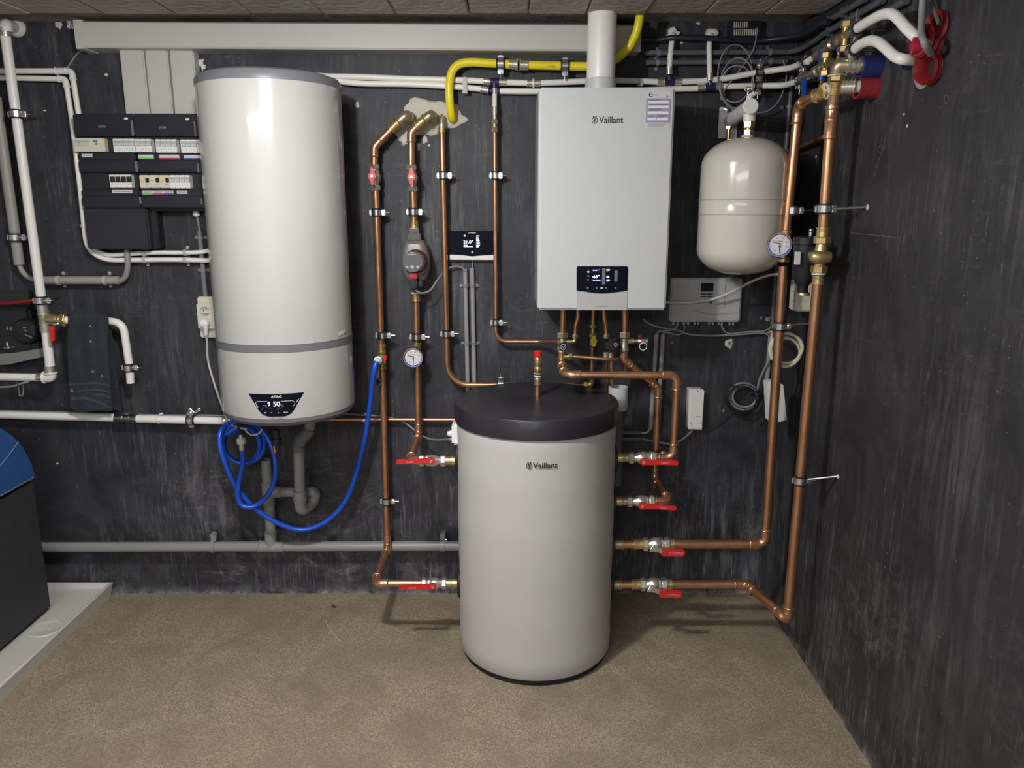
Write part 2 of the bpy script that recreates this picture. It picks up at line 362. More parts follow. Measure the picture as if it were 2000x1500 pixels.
def floor_mat():
    m = bpy.data.materials.new('brown_floor_coating'); m.use_nodes = True; nt = m.node_tree; N = nt.nodes; L = nt.links; b = N['Principled BSDF']
    tc = N.new('ShaderNodeTexCoord')
    def noise(s, d=5, dist=0):
        n = N.new('ShaderNodeTexNoise'); n.inputs['Scale'].default_value = s; n.inputs['Detail'].default_value = d; n.inputs['Distortion'].default_value = dist
        L.new(tc.outputs['Object'], n.inputs['Vector']); return n.outputs['Fac']
    def mix(f, a, c):
        q = N.new('ShaderNodeMix'); q.data_type = 'RGBA'; L.new(f, q.inputs[0])
        for i, v in ((6, a), (7, c)):
            if isinstance(v, tuple): q.inputs[i].default_value = (*v, 1)
            else: L.new(v, q.inputs[i])
        return q.outputs[2]
    def ramp(f, a, c):
        r = N.new('ShaderNodeMapRange'); r.inputs[1].default_value = a; r.inputs[2].default_value = c; L.new(f, r.inputs[0]); return r.outputs[0]
    base = mix(ramp(noise(5.5, 9, .9), .36, .62), (.29, .234, .160), (.42, .35, .245))
    grain = mix(ramp(noise(190, 4), .36, .66), (.20, .158, .105), base)
    spk = mix(ramp(noise(260, 2), .66, .74), grain, (.50, .44, .34))
    L.new(spk, b.inputs['Base Color']); b.inputs['Roughness'].default_value = .75
    bp = N.new('ShaderNodeBump'); bp.inputs['Strength'].default_value = .35; bp.inputs['Distance'].default_value = .004
    L.new(noise(150, 4), bp.inputs['Height']); L.new(bp.outputs[0], b.inputs['Normal']); return m
XL, YF = -3.3, 5.2
build(M().bx(XL, XR, 0, -.12, 0, 2.35), 'wall_back', wall_m, kind='structure', smooth=False)
back = bpy.data.objects['wall_back']
build(M().bx(XR, XR+.12, -.12, YF, 0, 2.35), 'wall_right', wall_r, kind='structure', smooth=False)
right = bpy.data.objects['wall_right']
plain = pm('pale_far_wall', (.45, .45, .45), .8)
build(M().bx(XL-.12, XL, -.12, YF, 0, 2.35), 'wall_left', plain, kind='structure', smooth=False)
build(M().bx(XL-.12, XR+.12, YF, YF+.12, 0, 2.35), 'wall_front', plain, kind='structure', smooth=False)
build(M().bx(XL-.12, XR+.12, -.12, YF+.12, -.12, 0), 'floor', floor_mat(), kind='structure', smooth=False)
ceil_m = pm('ceiling_concrete', (.36, .33, .31), .85, var=.18, scale=9, bump=.5, bscale=45)
plank_m = pm('ceiling_plank_concrete', (.40, .365, .335), .85, var=.2, scale=7, bump=.9, bscale=32)
build(M().bx(XL-.12, XR+.12, -.12, YF+.12, 2.24, 2.36), 'ceiling', ceil_m, kind='structure', smooth=False)
ceilo = bpy.data.objects['ceiling']
sx = [P(q, 22, .19).x for q in (-400, -260, -120, 62, 204, 345, 490, 631, 774, 917, 1032, 1145, 1260, 1375, 1492)]+[XR-.004]
for i in range(len(sx)-1):
    o = build(M().bx(sx[i]+.0015, sx[i+1]-.0015, .19, YF-.02, ZC-.002*(i % 3), 2.245, .004), 'ceiling_plank', plank_m, ceilo)
build(M().bx(XL, XR-.002, .001, .188, 2.226, 2.245, .003), 'ceiling_edge', pm('edge_concrete', (.22, .20, .19), .9, var=.25, bump=.6), ceilo)
# chalk scribbles on the side wall
ch = lambda pts, r, nm='chalk_scribble', mm=chalk: build(M().tube(smooth_path([PX(a, b_, XR-.0005) for a, b_ in pts], 4), r, 5), nm, mm, right)
ch([(1847, 186), (1852, 188), (1852, 198), (1847, 202), (1845, 194), (1847, 186)], .0012)
ch([(1716, 288), (1722, 284), (1727, 288), (1726, 296), (1718, 299), (1714, 294), (1716, 288)], .0010); ch([(1726, 284), (1722, 298), (1714, 320), (1707, 349)], .0010); ch([(1732, 258), (1728, 276), (1726, 290)], .0008)
ch([(1660, 455), (1690, 458), (1715, 460), (1760, 466)], .0012)
for a, b_, r_ in ((1694, 405, .010), (1637, 931, .009), (1594, 306, .006), (1766, 223, .004), (1772, 246, .005)):
    q_ = PX(a, b_, XR); build(M().lathe(q_+X*.001, -X, [(0, r_), (.002, r_*.8), (.003, .001)], 9), 'plaster_chip', plaster, right)
# plaster patch and filler blobs on the wall
def blob(px0, py0, rx, ry, name, mat, parent, seed, d=.006, k=30, rough=.16, label=None, cat=None):
    rr = random.Random(seed); ph = [rr.uniform(0, 6.28) for _ in range(5)]; lp = []
    for i in range(k):
        t = 2*math.pi*i/k; q = 1+rough*(math.sin(3*t+ph[0])*.5+math.sin(5*t+ph[1])*.4+math.sin(9*t+ph[2])*.3+rr.uniform(-.25, .25))
        lp.append(P(px0+rx*q*math.cos(t), py0-ry*q*math.sin(t), .0))
    m = M(); n = len(lp); c = sum(lp, V())/n
    m.add(lp+[(p-c)*.86+c+FR*d for p in lp]+[c+FR*d*1.2], [(i, (i+1) % n, n+(i+1) % n, n+i) for i in range(n)]+[(n+i, n+(i+1) % n, 2*n) for i in range(n)])
    return build(m, name, mat, parent, label, cat)
blob(842, 228, 62, 34, 'plaster_patch', plaster, back, 3, .007, 44, .2)
blob(792, 262, 16, 22, 'plaster_patch', plaster, back, 5, .004, 20, .25)
for i, (a, b_, r1, r2) in enumerate(((392, 122, 6, 7), (397, 131, 5, 6), (208, 146, 3.5, 3), (818, 286, 4, 8), (838, 284, 3, 3), (830, 272, 5, 9), (115, 48, 7, 8), (1364, 45, 4, 4), (1331, 83, 4, 3), (88, 216, 3, 2), (698, 205, 4, 6), (112, 905, 2, 2))):
    blob(a, b_, r1, r2, 'plaster_chip', plaster if i > 2 else foam, back, 20+i, .003, 14, .3)
text('28/30', P(928, 394, 0).x-P(907, 394, 0).x, P(917, 394, .0), X, Z, chalk, 'chalk_writing', back, ext=.001)
text('1x 7', P(1013, 200, 0).x-P(986, 200, 0).x, P(1000, 200, .0), X, Z, chalk, 'chalk_writing', back, ext=.001)
text('Bon', P(1012, 220, 0).x-P(993, 220, 0).x, P(1002, 220, .0), X, Z, chalk, 'chalk_writing', back, ext=.001)
text('8o', P(911, 202, 0).x-P(899, 202, 0).x, P(905, 201, .0), X, Z, chalk, 'chalk_writing', back, ext=.001)
# ================================================================== DUCT AND TRUNKING
t = thing('cable_duct', 'long pale grey horizontal duct under the ceiling above the water heater', 'duct', P(700, 70, .05))
z0, z1 = P(700, 96.5, .093).z, ZC-.006
xa, xb = P(147, 60, .093).x, P(1252, 75, .093).x
m = M(); 
for x0, x1 in ((xa, xb),):
    a = [V((x0, 0, z0+.006)), V((x0, 0, z1+.006)), V((x0, -.085, z1+.006)), V((x0, -.093, z1)), V((x0, -.093, z0+.012)), V((x0, -.088, z0+.006))]
    b_ = [V((x1, 0, z0-.006)), V((x1, 0, z1-.006)), V((x1, -.085, z1-.006)), V((x1, -.093, z1-.012)), V((x1, -.093, z0)), V((x1, -.088, z0-.006))]
    m.add(a+b_, [tuple(range(6)), tuple(range(11, 5, -1))]+[(i, 6+i, 6+(i+1) % 6, (i+1) % 6) for i in range(6)])
build(m, 'duct_cover', duct_m, t)
e = M().prism([V((xa-.003, 0, z0+.002)), V((xa-.003, 0, z1+.008)), V((xa-.003, -.095, z1+.008)), V((xa-.003, -.095, z0+.002))], X*.03)
build(e, 'end_cap', duct_m, t)
t = thing('trunking', 'three joined flat grey trunking strips running down from duct to fuse board', 'trunking', P(305, 150, .03))
for a, b_, c, e in ((231, 242, 279, 291), (281, 292, 326, 337), (329, 340, 377, 381)):
    zt, zb = P(300, 89, .05).z, P(300, 224, .05).z
    xx0 = P(a, 90, .05).x; xx1 = P(c, 90, .05).x
    build(M().bx(xx0+.001, xx1-.001, 0, .05, zb, zt, .004), 'trunking_strip', duct_m, t)
# flue
t = thing('flue_pipe', 'wide white vertical flue pipe from boiler top into the ceiling', 'flue', P(1175, 168, .2))
fx = P(1175, 90, .2).x
zt = P(1175, 169, .2).z
build(M().lathe((fx, -.2, 1.957), Z, [(0, .048), (.255, .0485)], 32), 'flue_tube', white_pl, t)
build(M().lathe((fx, -.2, 1.957), Z, [(0, .0535), (.02, .0535), (.045, .0515), (.047, .0485)], 32), 'flue_collar', pm('collar_grey_white', (.55, .56, .57), .4), t)
# ================================================================== WATER HEATER
hx, hd, hr = -.79, .31, .228
t = thing('water_heater', 'tall white cylindrical wall-mounted water heater with grey bands and display', 'water heater', (hx, -hd, .872))
o = (hx, -hd, 0)
build(M().lathe(o, Z, [(1.146, hr-.004), (1.148, hr), (1.955, hr), (1.957, hr-.003)], 96), 'tank_shell', enamel, t)
build(M().lathe(o, Z, [(1.955, hr+.0015), (1.972, hr+.0015), (1.984, hr-.006), (1.992, hr-.03), (1.994, .001)], 96), 'top_cap', heater_grey, t)
build(M().lathe(o, Z, [(1.124, hr-.004), (1.124, hr+.001), (1.147, hr+.001), (1.147, hr-.004)], 96), 'seam_band', heater_grey, t)
build(M().lathe(o, Z, [(.902, hr-.006), (.903, hr-.001), (.925, hr+.0005), (1.0, hr+.0008), (1.02, hr), (1.123, hr), (1.125, hr-.004)], 96), 'lower_shroud', enamel, t)
build(M().lathe(o, Z, [(.874, .002), (.872, hr-.03), (.876, hr-.016), (.890, hr-.003), (.903, hr-.002)], 96), 'bottom_rim', heater_grey, t)
for sxx in (.16, -.16): build(M().bx(hx-.03+sxx*.3, hx+.03+sxx*.3, 0, .1, 1.5, 1.7, .005), 'wall_bracket', chrome, t)
def hwarp(pxc, pyc, zc0):
    c = V((hx, -hd)); 
    th0 = math.atan2((P(pxc, pyc, hd+hr).y+hd), P(pxc, pyc, hd+hr).x-hx)
    return th0
# the display faces slightly towards the camera
dz = P(530, 790, hd+hr-.006).z; th0 = -math.pi/2+.10
def hw(extra=0):
    return lambda a, b_, c: V((hx+(hr+c+extra)*math.cos(th0+a/hr), -hd+(hr+c+extra)*math.sin(th0+a/hr), dz+b_))
def hplate(loop, name, mat, parent, ex, n=10):
    m = M(); vs = []; fs = []
    # loop of (a,b): fan over horizontal slices
    bs = sorted(set(b for _, b in loop)); rows = []
    for b in bs:
        xs = []
        for i in range(len(loop)):
            p, q = loop[i], loop[(i+1) % len(loop)]
            if min(p[1], q[1]) <= b <= max(p[1], q[1]):
                xs.append(p[0] if p[1] == q[1] else p[0]+(q[0]-p[0])*(b-p[1])/(q[1]-p[1]))
                if p[1] == q[1]: xs.append(q[0])
        rows.append((b, min(xs), max(xs)))
    f = hw(ex); k0 = 0
    for b, x0, x1 in rows: vs += [f(x0+(x1-x0)*i/n, b, 0) for i in range(n+1)]
    w_ = n+1
    for r_ in range(len(rows)-1): fs += [(r_*w_+i, r_*w_+i+1, (r_+1)*w_+i+1, (r_+1)*w_+i) for i in range(n)]
    return build(m.add(vs, fs), name, mat, parent, sharp=60)
kx = (P(530, 790, hd+hr).x-P(520, 790, hd+hr).x)/10     # metres per picture pixel on the front
trap = [(-55, 21), (54, 21), (33, -11), (28, -17), (20, -21), (14, -22.5), (-15, -22.5), (-22, -21), (-30, -17), (-36, -10)]
dp = hplate([(a*kx, b*kx*1.04) for a, b in trap], 'display_panel', glass_bl, t, .0016)
f = hw(.0022)
text('ATAG', 20*kx, None, X, Z, white_ink, 'lettering', dp, warp=lambda a, b_, c: hw(.0022)(a+1*kx, b_+16.5*kx, 0))
text('9', 4.6*kx, None, X, Z, glow_hot, 'display_digit', dp, warp=lambda a, b_, c: hw(.0022)(a-14*kx, b_+2*kx, 0), H=9*kx)
text('50', 13*kx, None, X, Z, glow_hot, 'display_digit', dp, warp=lambda a, b_, c: hw(.0022)(a+1*kx, b_+2*kx, 0), H=10*kx)
def hline(pts, r, mat, name='display_line'):
    return build(M().tube([hw(.0022)(a*kx, b*kx, 0) for a, b in pts], r*kx, 5), name, mat, dp)
hline([(-36, -5), (-40, 1), (-40, 5), (-37, 7), (-17, 7.2)], .45, white_ink); hline([(9, 7.2), (31, 7), (34.5, 4), (35, 0), (31, -5)], .45, white_ink)
for a, b_ in ((-24, -16), (-17, -16), (9, 15), (9, 15)):
    pass
for y_, xa_, xb_ in ((-.3, -25, -18), (-3.3, -22, -18), (-.3, 8, 14), (-3.3, 8, 14), (-8, -16, -8), (-8, 0, 8)): hline([(xa_, y_), (xb_, y_)], .3, grey_ink)
for x_, s_, w_ in ((-22, 'SET', 5), (-10, '-', 2.6), (3, '+', 2.6), (17, 'MODE', 8)):
    text(s_, w_*kx, None, X, Z, white_ink, 'key_print', dp, warp=lambda a, b_, c, x_=x_: hw(.0022)(a+x_*kx, b_-15.5*kx, 0))
build(M().ball(hw(.0016)(-28*kx, -8.5*kx, 0), 1.3*kx, 10, 6), 'indicator', glow_pu, dp)
g = M()
for k in range(11):
    if k != 5: g.prism([hw(.0006)((-14+k*2.4+q[0])*kx, (-27+q[1])*kx, 0) for q in ((0, 0), (1.6, 0), (1.6, 1.4), (0, 1.4))], FR*.0004)
build(g, 'small_print', grey_ink, t)
build(M().prism([hw(.002)(.235+a, (b_), 0) for a, b_ in ((0, .205), (.045, .212), (.045, .226), (0, .219))], FR*.001), 'rating_sticker', white_pl, t)
# stubs under the heater
build(M().lathe(P(540, 850, .33), -Z, [(-.02, .012), (.012, .012), (.013, .017), (.035, .017), (.036, .010), (.05, .010)], 14), 'outlet_fitting', black_pl, t)
build(M().cyl(P(537, 858, .33), P(537, 884, .33), .0075, 14), 'copper_stub', copper, t)
# ================================================================== BOILER
bx0, bx1, bz0, bz1, bd = .0885, .5255, 1.2385, 1.957, .345
t = thing('boiler', 'white rectangular wall-mounted gas boiler with dark display panel', 'boiler', ((bx0+bx1)/2, -.17, bz0))
build(M().bx(bx0-.003, bx1-.004, 0, .335, bz0+.004, bz1-.004, .004), 'casing', boiler_side, t)
build(M().bx(bx0, bx1, .30, bd, bz0, bz1, .006), 'front_cover', boiler_wh, t)
q = lambda x, y, e=0: P(x, y, bd+e)
fl = [q(1126, 605.5, 0), q(1224.5, 605.5, 0), q(1225, 568.5), q(1210, 570.5), q(1190, 573), q(1176, 574), q(1160, 573), q(1142, 570), q(1126, 568.5)]
fl = [V((p.x, -bd-.0025, p.z)) for p in fl]
build(M().prism(fl, Y*.02), 'front_flap', silver_pl, t)
sc = [q(1126, 567.5), q(1142, 569), q(1160, 572), q(1176, 573), q(1190, 572), q(1210, 569.5), q(1225, 567.5), q(1226.5, 523), q(1224, 520), q(1128, 520), q(1126, 523)]
sc = [V((p.x, -bd-.0028, p.z)) for p in sc]
scr = build(M().prism(sc, Y*.02), 'display_screen', glass_bl, t)
def scr_box(x0, y0, x1, y1, mat, name, par, d=bd+.0032):
    return build(M().px(x0, y0, x1, y1, d, d-.0006), name, mat, par)
def scr_text(s, x0, y0, x1, y1, mat, name, par, d=bd+.0034):
    return text(s, P(x1, (y0+y1)/2, d).x-P(x0, (y0+y1)/2, d).x, P((x0+x1)/2, (y0+y1)/2, d), X, Z, mat, name, par, H=P(x0, y0, d).z-P(x0, y1, d).z)
scr_text('48°', 1157, 537, 1171, 543.5, glow, 'screen_digits', scr)
scr_box(1156, 545.5, 1175, 549, glow_bl, 'screen_bar', scr); scr_box(1157, 526, 1167, 529.5, glow_bl, 'screen_bar', scr)
scr_text('Warmwater', 1157.5, 546.2, 1173.5, 548.2, glow, 'screen_print', scr, bd+.004); scr_text('07:36', 1158, 527, 1166, 529, glow, 'screen_print', scr, bd+.004)
scr_box(1168, 525.5, 1170.5, 529, glow_dim, 'screen_icon', scr)
scr_box(1176, 524, 1182.5, 555.5, glow_dim, 'screen_bar', scr)
for y0, y1, x1, mm in ((526, 528.4, 1191, glow), (529.5, 531.5, 1188, glow_dim), (539, 541.5, 1190, glow), (542.5, 544, 1188, glow_dim), (546, 548.2, 1191, glow), (549, 551, 1188.5, glow_dim)): scr_box(1184.5, y0, x1, y1, mm, 'screen_print', scr)
for x_, y_, mm in ((1149, 531, glow_tq), (1149, 539, glow_dim), (1148.5, 546.5, glow_dim), (1148, 562.5, glow_dim), (1165.5, 562.5, glow_dim), (1175, 562.5, glow_tq), (1184, 562.5, glow_dim), (1202.5, 562, glow_dim)):
    build(M().cyl(P(x_, y_, bd+.0029), P(x_, y_, bd+.0036), .0032 if mm is glow_dim else .0036, 12), 'touch_icon', mm, scr)
scr_box(1200, 528, 1206, 550, glow_dim, 'screen_slider', scr)
scr_text('ecoTEC plus', 1164, 596.8, 1186, 600, grey_ink, 'lettering', bpy.data.objects['front_flap'], bd+.0030)
def emblem(c, w_, par, mat, wf):
    """oval outline with two ears and a hare-like Y inside; wf maps (a,b) to the surface"""
    m = M(); r = w_*.055; k = [-.62+i*(2*math.pi-1.2)/20 for i in range(21)]
    m.tube([wf(c[0]+w_*.5*math.sin(t+.64+.0), c[1]+w_*.56*math.cos(t+.64+.0)-w_*.05) for t in [.08+i*(2*math.pi-.16-1.05)/20 for i in range(21)]], r, 5)
    m.tube([wf(c[0]-w_*.34, c[1]+w_*.76), wf(c[0]-w_*.2, c[1]+w_*.42), wf(c[0], c[1]+w_*.1), wf(c[0]+w_*.2, c[1]+w_*.42), wf(c[0]+w_*.34, c[1]+w_*.76)], r*1.25, 5)
    m.tube([wf(c[0]-w_*.2, c[1]+w_*.6), wf(c[0], c[1]+w_*.52), wf(c[0]+w_*.2, c[1]+w_*.6)], r, 5)
    m.tube([wf(c[0], c[1]+w_*.12), wf(c[0], c[1]-w_*.34)], r, 5); m.tube([wf(c[0]-w_*.12, c[1]-w_*.36), wf(c[0]+w_*.12, c[1]-w_*.36)], r, 5)
    for s in (-1, 1): m.tube([wf(c[0]+s*w_*.08, c[1]+w_*.1), wf(c[0]+s*w_*.2, c[1]-w_*.12), wf(c[0]+s*w_*.2, c[1]-w_*.3)], r, 5)
    return build(m, 'emblem', mat, par)
cov = bpy.data.objects['front_cover']
kb = (P(1190, 234, bd).x-P(1180, 234, bd).x)/10
o = P(1186, 234, bd+.0004)
text('Vaillant', 47.5*kb, P(1193.5, 234, bd), X, Z, ink, 'lettering', cov, H=12.5*kb)
emblem((-24.5*kb, -.5*kb), 10.5*kb, cov, ink, lambda a, b_: P(1186, 234, bd+.0004)+X*a+Z*b_)
st = build(M().px(1261, 178, 1309, 250, bd+.0012, bd-.001), 'service_sticker', sticker, t)
build(M().px(1261.5, 192, 1309, 239.5, bd+.0018, bd), 'sticker_print', lilac, st)
for x0, y0, x1, y1 in ((1266, 197, 1306, 202), (1266, 206, 1306, 211.5), (1265, 217.5, 1305.5, 223), (1264.5, 229.8, 1281, 235), (1283, 229.8, 1304.5, 235)):
    build(M().px(x0, y0, x1, y1, bd+.0022, bd), 'sticker_field', white_pl, st)
for x0, y0, x1, y1 in ((1268, 194.5, 1288, 195.7), (1268, 203.6, 1304, 204.9), (1268, 212.7, 1292, 214), (1267, 215.4, 1285, 216.4), (1266, 227.5, 1277, 228.5), (1285, 225, 1303, 226), (1284, 227.5, 1296, 228.5)):
    build(M().px(x0, y0, x1, y1, bd+.0022, bd), 'sticker_line', pm('dark_lilac_ink', (.14, .13, .20), .5), st)
m = M(); cc = P(1271.5, 185, bd+.0016)
m.tube([cc+(X*math.cos(a)+Z*math.sin(a))*3.6*kb for a in [math.pi*(.28+1.44*i/14) for i in range(15)]], .75*kb, 5); m.ball(cc, .9*kb, 8, 6)
build(m, 'sticker_emblem', ink, st)
for x0, x1, mm in ((1274.5, 1278.5, ink), (1279, 1286, grey_ink), (1301, 1302, grey_ink), (1303, 1305, grey_ink)): build(M().px(x0, 184.5 if x0 < 1300 else 187, x1, 186 if x0 < 1300 else 190.5, bd+.0017, bd), 'sticker_line', mm, st)
for y0 in (242, 244, 246): build(M().px(1265, y0, 1304-(y0-242)*2, y0+.8, bd+.0017, bd), 'sticker_line', grey_ink, st)
# ================================================================== BUFFER TANK
tx, td, tr = .0845, .385, .275
t = thing('buffer_tank', 'large white cylindrical floor-standing buffer tank with black lid', 'tank', (tx, -td, 0))
o = (tx, -td, 0)
build(M().lathe(o, Z, [(0, tr-.012), (.045, tr-.012), (.05, tr-.02)], 96), 'base_ring', rubber, t)
prof = [(.022, tr-.006)]+[(.03+.85*i/16, tr+.0012*math.sin(i*2.1)+(.0015 if i in (8, 9) else 0)) for i in range(17)]+[(.892, tr-.004)]
body = build(M().lathe(o, Z, prof, 96), 'insulation_jacket', vinyl, t)
lid = build(M().lathe(o, Z, [(.868, tr+.002), (.868, tr+.007), (.925, tr+.007), (.9325, tr+.003), (.935, tr-.004), (.936, .03), (.930, .02), (.930, .001)], 96), 'lid', lid_bl, t)
lz = P(1060, 909, td+tr).z
def tw(a, b_, c=.0006):
    th = -math.pi/2+(a-.0)/tr-.055; return V((tx+(tr+.0012+c)*math.cos(th), -td+(tr+.0012+c)*math.sin(th), lz+b_))
kt = (P(1065, 909, td+tr).x-P(1055, 909, td+tr).x)/10
off = (P(1065, 909, td+tr).x-tx)+.055*tr
text('Vaillant', 48.5*kt, None, X, Z, ink, 'lettering', body, warp=lambda a, b_, c: tw(a+off, b_, .0016), H=12*kt)
emblem((off-31.5*kt, -.5*kt), 10.5*kt, body, ink, lambda a, b_: tw(a, b_, .0014))
# side flanges with black rosettes
for sgn, py, pxx in ((-1, 893, 890), (-1, 1138, 892), (1, 897, 1205), (1, 980, 1205), (1, 1062, 1200), (1, 1141, 1197)):
    z_ = P(pxx, py, td).z
    build(M().lathe((tx+sgn*(tr-.022), -td, z_), X*sgn, [(0, .052), (.026, .052), (.029, .046), (.029, .02)], 28), 'rosette', rubber, t)
bxz = P(890, 850, td+.02).z
g = build(M().box((tx-tr-.004, -td+.02, bxz), (.03, .085, .075), None, .008), 'sensor_box', white_pl, t)
build(M().lathe((tx-tr-.019, -td+.02, bxz-.006), -X, [(0, .011), (.008, .011), (.009, .0095), (.017, .0085)], 12), 'cable_gland', white_pl, g)
# vent on the lid
ax = P(1050, 777, .346); ax = V((ax.x, ax.y, .93))
t = thing('air_vent', 'brass air vent with red cap standing on copper stub in tank lid', 'air vent', ax)
zz = lambda py: P(1050, py, .346).z
build(M().cyl(ax, V((ax.x, ax.y, zz(752))), .0098, 16), 'copper_stub', copper, t)
build(M().lathe((ax.x, ax.y, zz(752)), Z, [(0, .0125), (.002, .0135), (.006, .0135), (.007, .0118), (.016, .0118), (.018, .0136), (.024, .0136), (.028, .0118)], 18), 'coupling', bronze, t)
build(M().lathe((ax.x, ax.y, zz(735)), Z, [(0, .0128), (.004, .0128)], 18), 'washer', white_pl, t); build(M().lathe((ax.x, ax.y, zz(732)), Z, [(0, .011), (.003, .011)], 18), 'seal', rubber, t); build(M().lathe((ax.x, ax.y, zz(730)), Z, [(0, .0122), (.003, .0122)], 18), 'washer', white_pl, t)
build(M().lathe((ax.x, ax.y, zz(727)), Z, [(0, .0122), (.004, .0135), (.019, .0135), (.020, .0128), (.022, .0128), (.023, .0135), (.052, .0135), (.054, .012)], 20), 'vent_body', brass, t)
build(M().lathe((ax.x, ax.y, zz(696)), Z, [(0, .0138), (.002, .0145), (.017, .0145), (.0195, .0125)], 20), 'cap', red_pl, t, 'red plastic cap')
# ================================================================== COPPER PIPE A (leftmost copper run)
R28, R22, R15 = .0132, .0108, .0075
dA, dT = .075, .385
A = lambda x, y, d=dA: P(x, y, d)
t = thing('copper_pipe', 'leftmost copper pipe, from wall patch down to the tank bottom', 'pipe', A(757, 1060))
def wall_elbow(T, w_, c, e, r, mat):      # wall stub -> ball elbow -> diagonal
    m = M().tube(fillet([w_, c, e], r*1.6)[0], r, 16); m.ring(w_+(c-w_)*.35, c-w_, r*1.02, r*.18, 16); m.ring(e, e-c, r*1.02, r*.2, 16)
    build(m, 'wall_elbow', mat, T)
wall_elbow(t, A(803, 232, 0), A(795, 224, .085), A(780, 237, .08), .0175, bronze)
coupling(t, A(782, 235, .08), A(764, 253), R28*1.12, brass, 'coupling')
press_run(t, [A(765, 252), A(731, 287), A(731, 326)], R28, R28*2)
vA0, vA1 = A(731, 320), A(734, 373)
build(M().cyl(A(734, 372), A(744.5, 674), R28, 16), 'pipe_section', copper, t)
coupling(t, A(744.5, 672), A(746.5, 721), R28*1.02, brass, 'tee_coupling')
bendA = A(757, 1069); endA = A(734.5, 1135, dT); 
press_run(t, [A(746.5, 719), bendA, V((bendA.x, -dT, bendA.z)), V((tx-tr+.01, -dT, bendA.z))], R28, R28*2.1)
zA = bendA.z
t2 = valve('brass tee valve with tiny red lever where the blue hose connects', A(744.8, 686, .082), A(746, 712, .082), R28*.85, None, None, body=brass, name='drain_valve')
build(M().cyl(A(746, 700, .085), A(737, 705, .15), .009, 12), 'outlet', brass, t2)
build(M().lathe(A(739.5, 703, .125), A(735, 706, .165)-A(739.5, 703, .125), [(0, .012), (.004, .0155), (.016, .0155), (.018, .0115), (.03, .0105)], 14), 'hose_union', white_pl, t2)
build(M().box(A(752, 700, .12), (.0095, .010, .030), Matrix.Rotation(.25, 3, 'Y'), .003), 'lever', red_pl, t2, 'small red lever')
g = M().tube(smooth_path([A(739, 711, .11), A(740, 722, .105), A(739, 738, .10)]), .0016, 6)
build(g, 'cap_strap', pm('clear_strap', (.5, .5, .48), .3), t2)
c0 = A(739, 745.5, .10); g = M().lathe(c0+Y*.006, FR, [(0, .0125), (.012, .0125), (.012, .0105), (.003, .010), (.003, .001)], 18)
build(g, 'drain_cap', pm('brass_cap_dark', (.30, .24, .14), .35, .8), t2); build(M().cyl(c0+Y*.001, c0+FR*.004, .0098, 16), 'cap_seal', rubber, t2)
def fly_valve(label, a, b, r, col, c):
    T = valve(label, a, b, r, None, None, group='butterfly valves'); a, b = V(a), V(b)
    mid = V(c); build(M().cyl((a+b)/2, mid, r*.55, 12), 'stem', nickel, T)
    d = (b-a).normalized(); n = FR; u = n.cross(d)
    lp = []
    for s in (1, -1):
        lp += [mid-d*s*.030+u*s*.0035, mid-d*s*.030-u*s*.0035*1, mid-d*s*.012-u*s*.0055]
        lp += [mid+(-d*s*math.cos(k)-u*s*math.sin(k))*.0135 for k in (.9, 1.3, 1.7, 2.1)]
    o = build(M().prism([p-n*.004 for p in lp], n*.010), 'butterfly_handle', red_pl, T, 'red butterfly handle')
    build(M().cyl(mid+n*.006, mid+n*.0105, .0058, 12), 'screw', white_pl, o)
    return T
fly_valve('red butterfly valve on the leftmost copper pipe below the plaster patch', vA0, vA1, R28*.92, red_pl, A(727, 344, .125))
# ================================================================== COPPER PIPE B (pump line)
B = A
t = thing('copper_pipe', 'copper pipe running through the circulation pump and the first gauge', 'pipe', A(817, 850))
wall_elbow(t, B(850, 234, 0), B(842, 224, .085), B(831, 233, .08), .0175, bronze)
coupling(t, B(832, 231, .08), B(814, 247), R28*1.08, brass)
press_run(t, [B(815, 246), B(803, 259), B(803.3, 328)], R28, R28*2)
vB0, vB1 = B(803.3, 321), B(806.5, 375)
build(M().cyl(B(806.5, 374), B(808.5, 432), R28, 16), 'pipe_section', copper, t)
coupling(t, B(808.4, 431), B(808.8, 445), R28*1.05, brass)
build(M().lathe(B(808.8, 444), -Z, [(0, .0165), (.004, .0165)], 16), 'washer', white_pl, t)
nut(t, B(809, 446.5), B(809, 456), .021, iron, 'union_nut'); nut(t, B(809, 456), B(809.5, 469), .0275, iron, 'union_nut')
build(M().lathe(B(811.5, 571), -Z, [(0, .0168), (.004, .0168)], 16), 'washer', white_pl, t)
coupling(t, B(811.7, 573), B(812.5, 588), R28*1.1, brass)
build(M().cyl(B(812.5, 587), B(814, 672), R28, 16), 'pipe_section', copper, t)
coupling(t, B(814, 670), B(815.5, 715), R28*1.02, brass, 'gauge_tee')
bB = B(817.3, 851); 
zB = bB.z
press_run(t, [B(815.5, 713), bB, V((bB.x+.006, -dT, zB)), V((tx-tr+.01, -dT, zB))], R28, R28*2)
fly_valve('red butterfly valve on the pump line pipe below the plaster patch', vB0, vB1, R28*.92, red_pl, A(804, 345.5, .125))
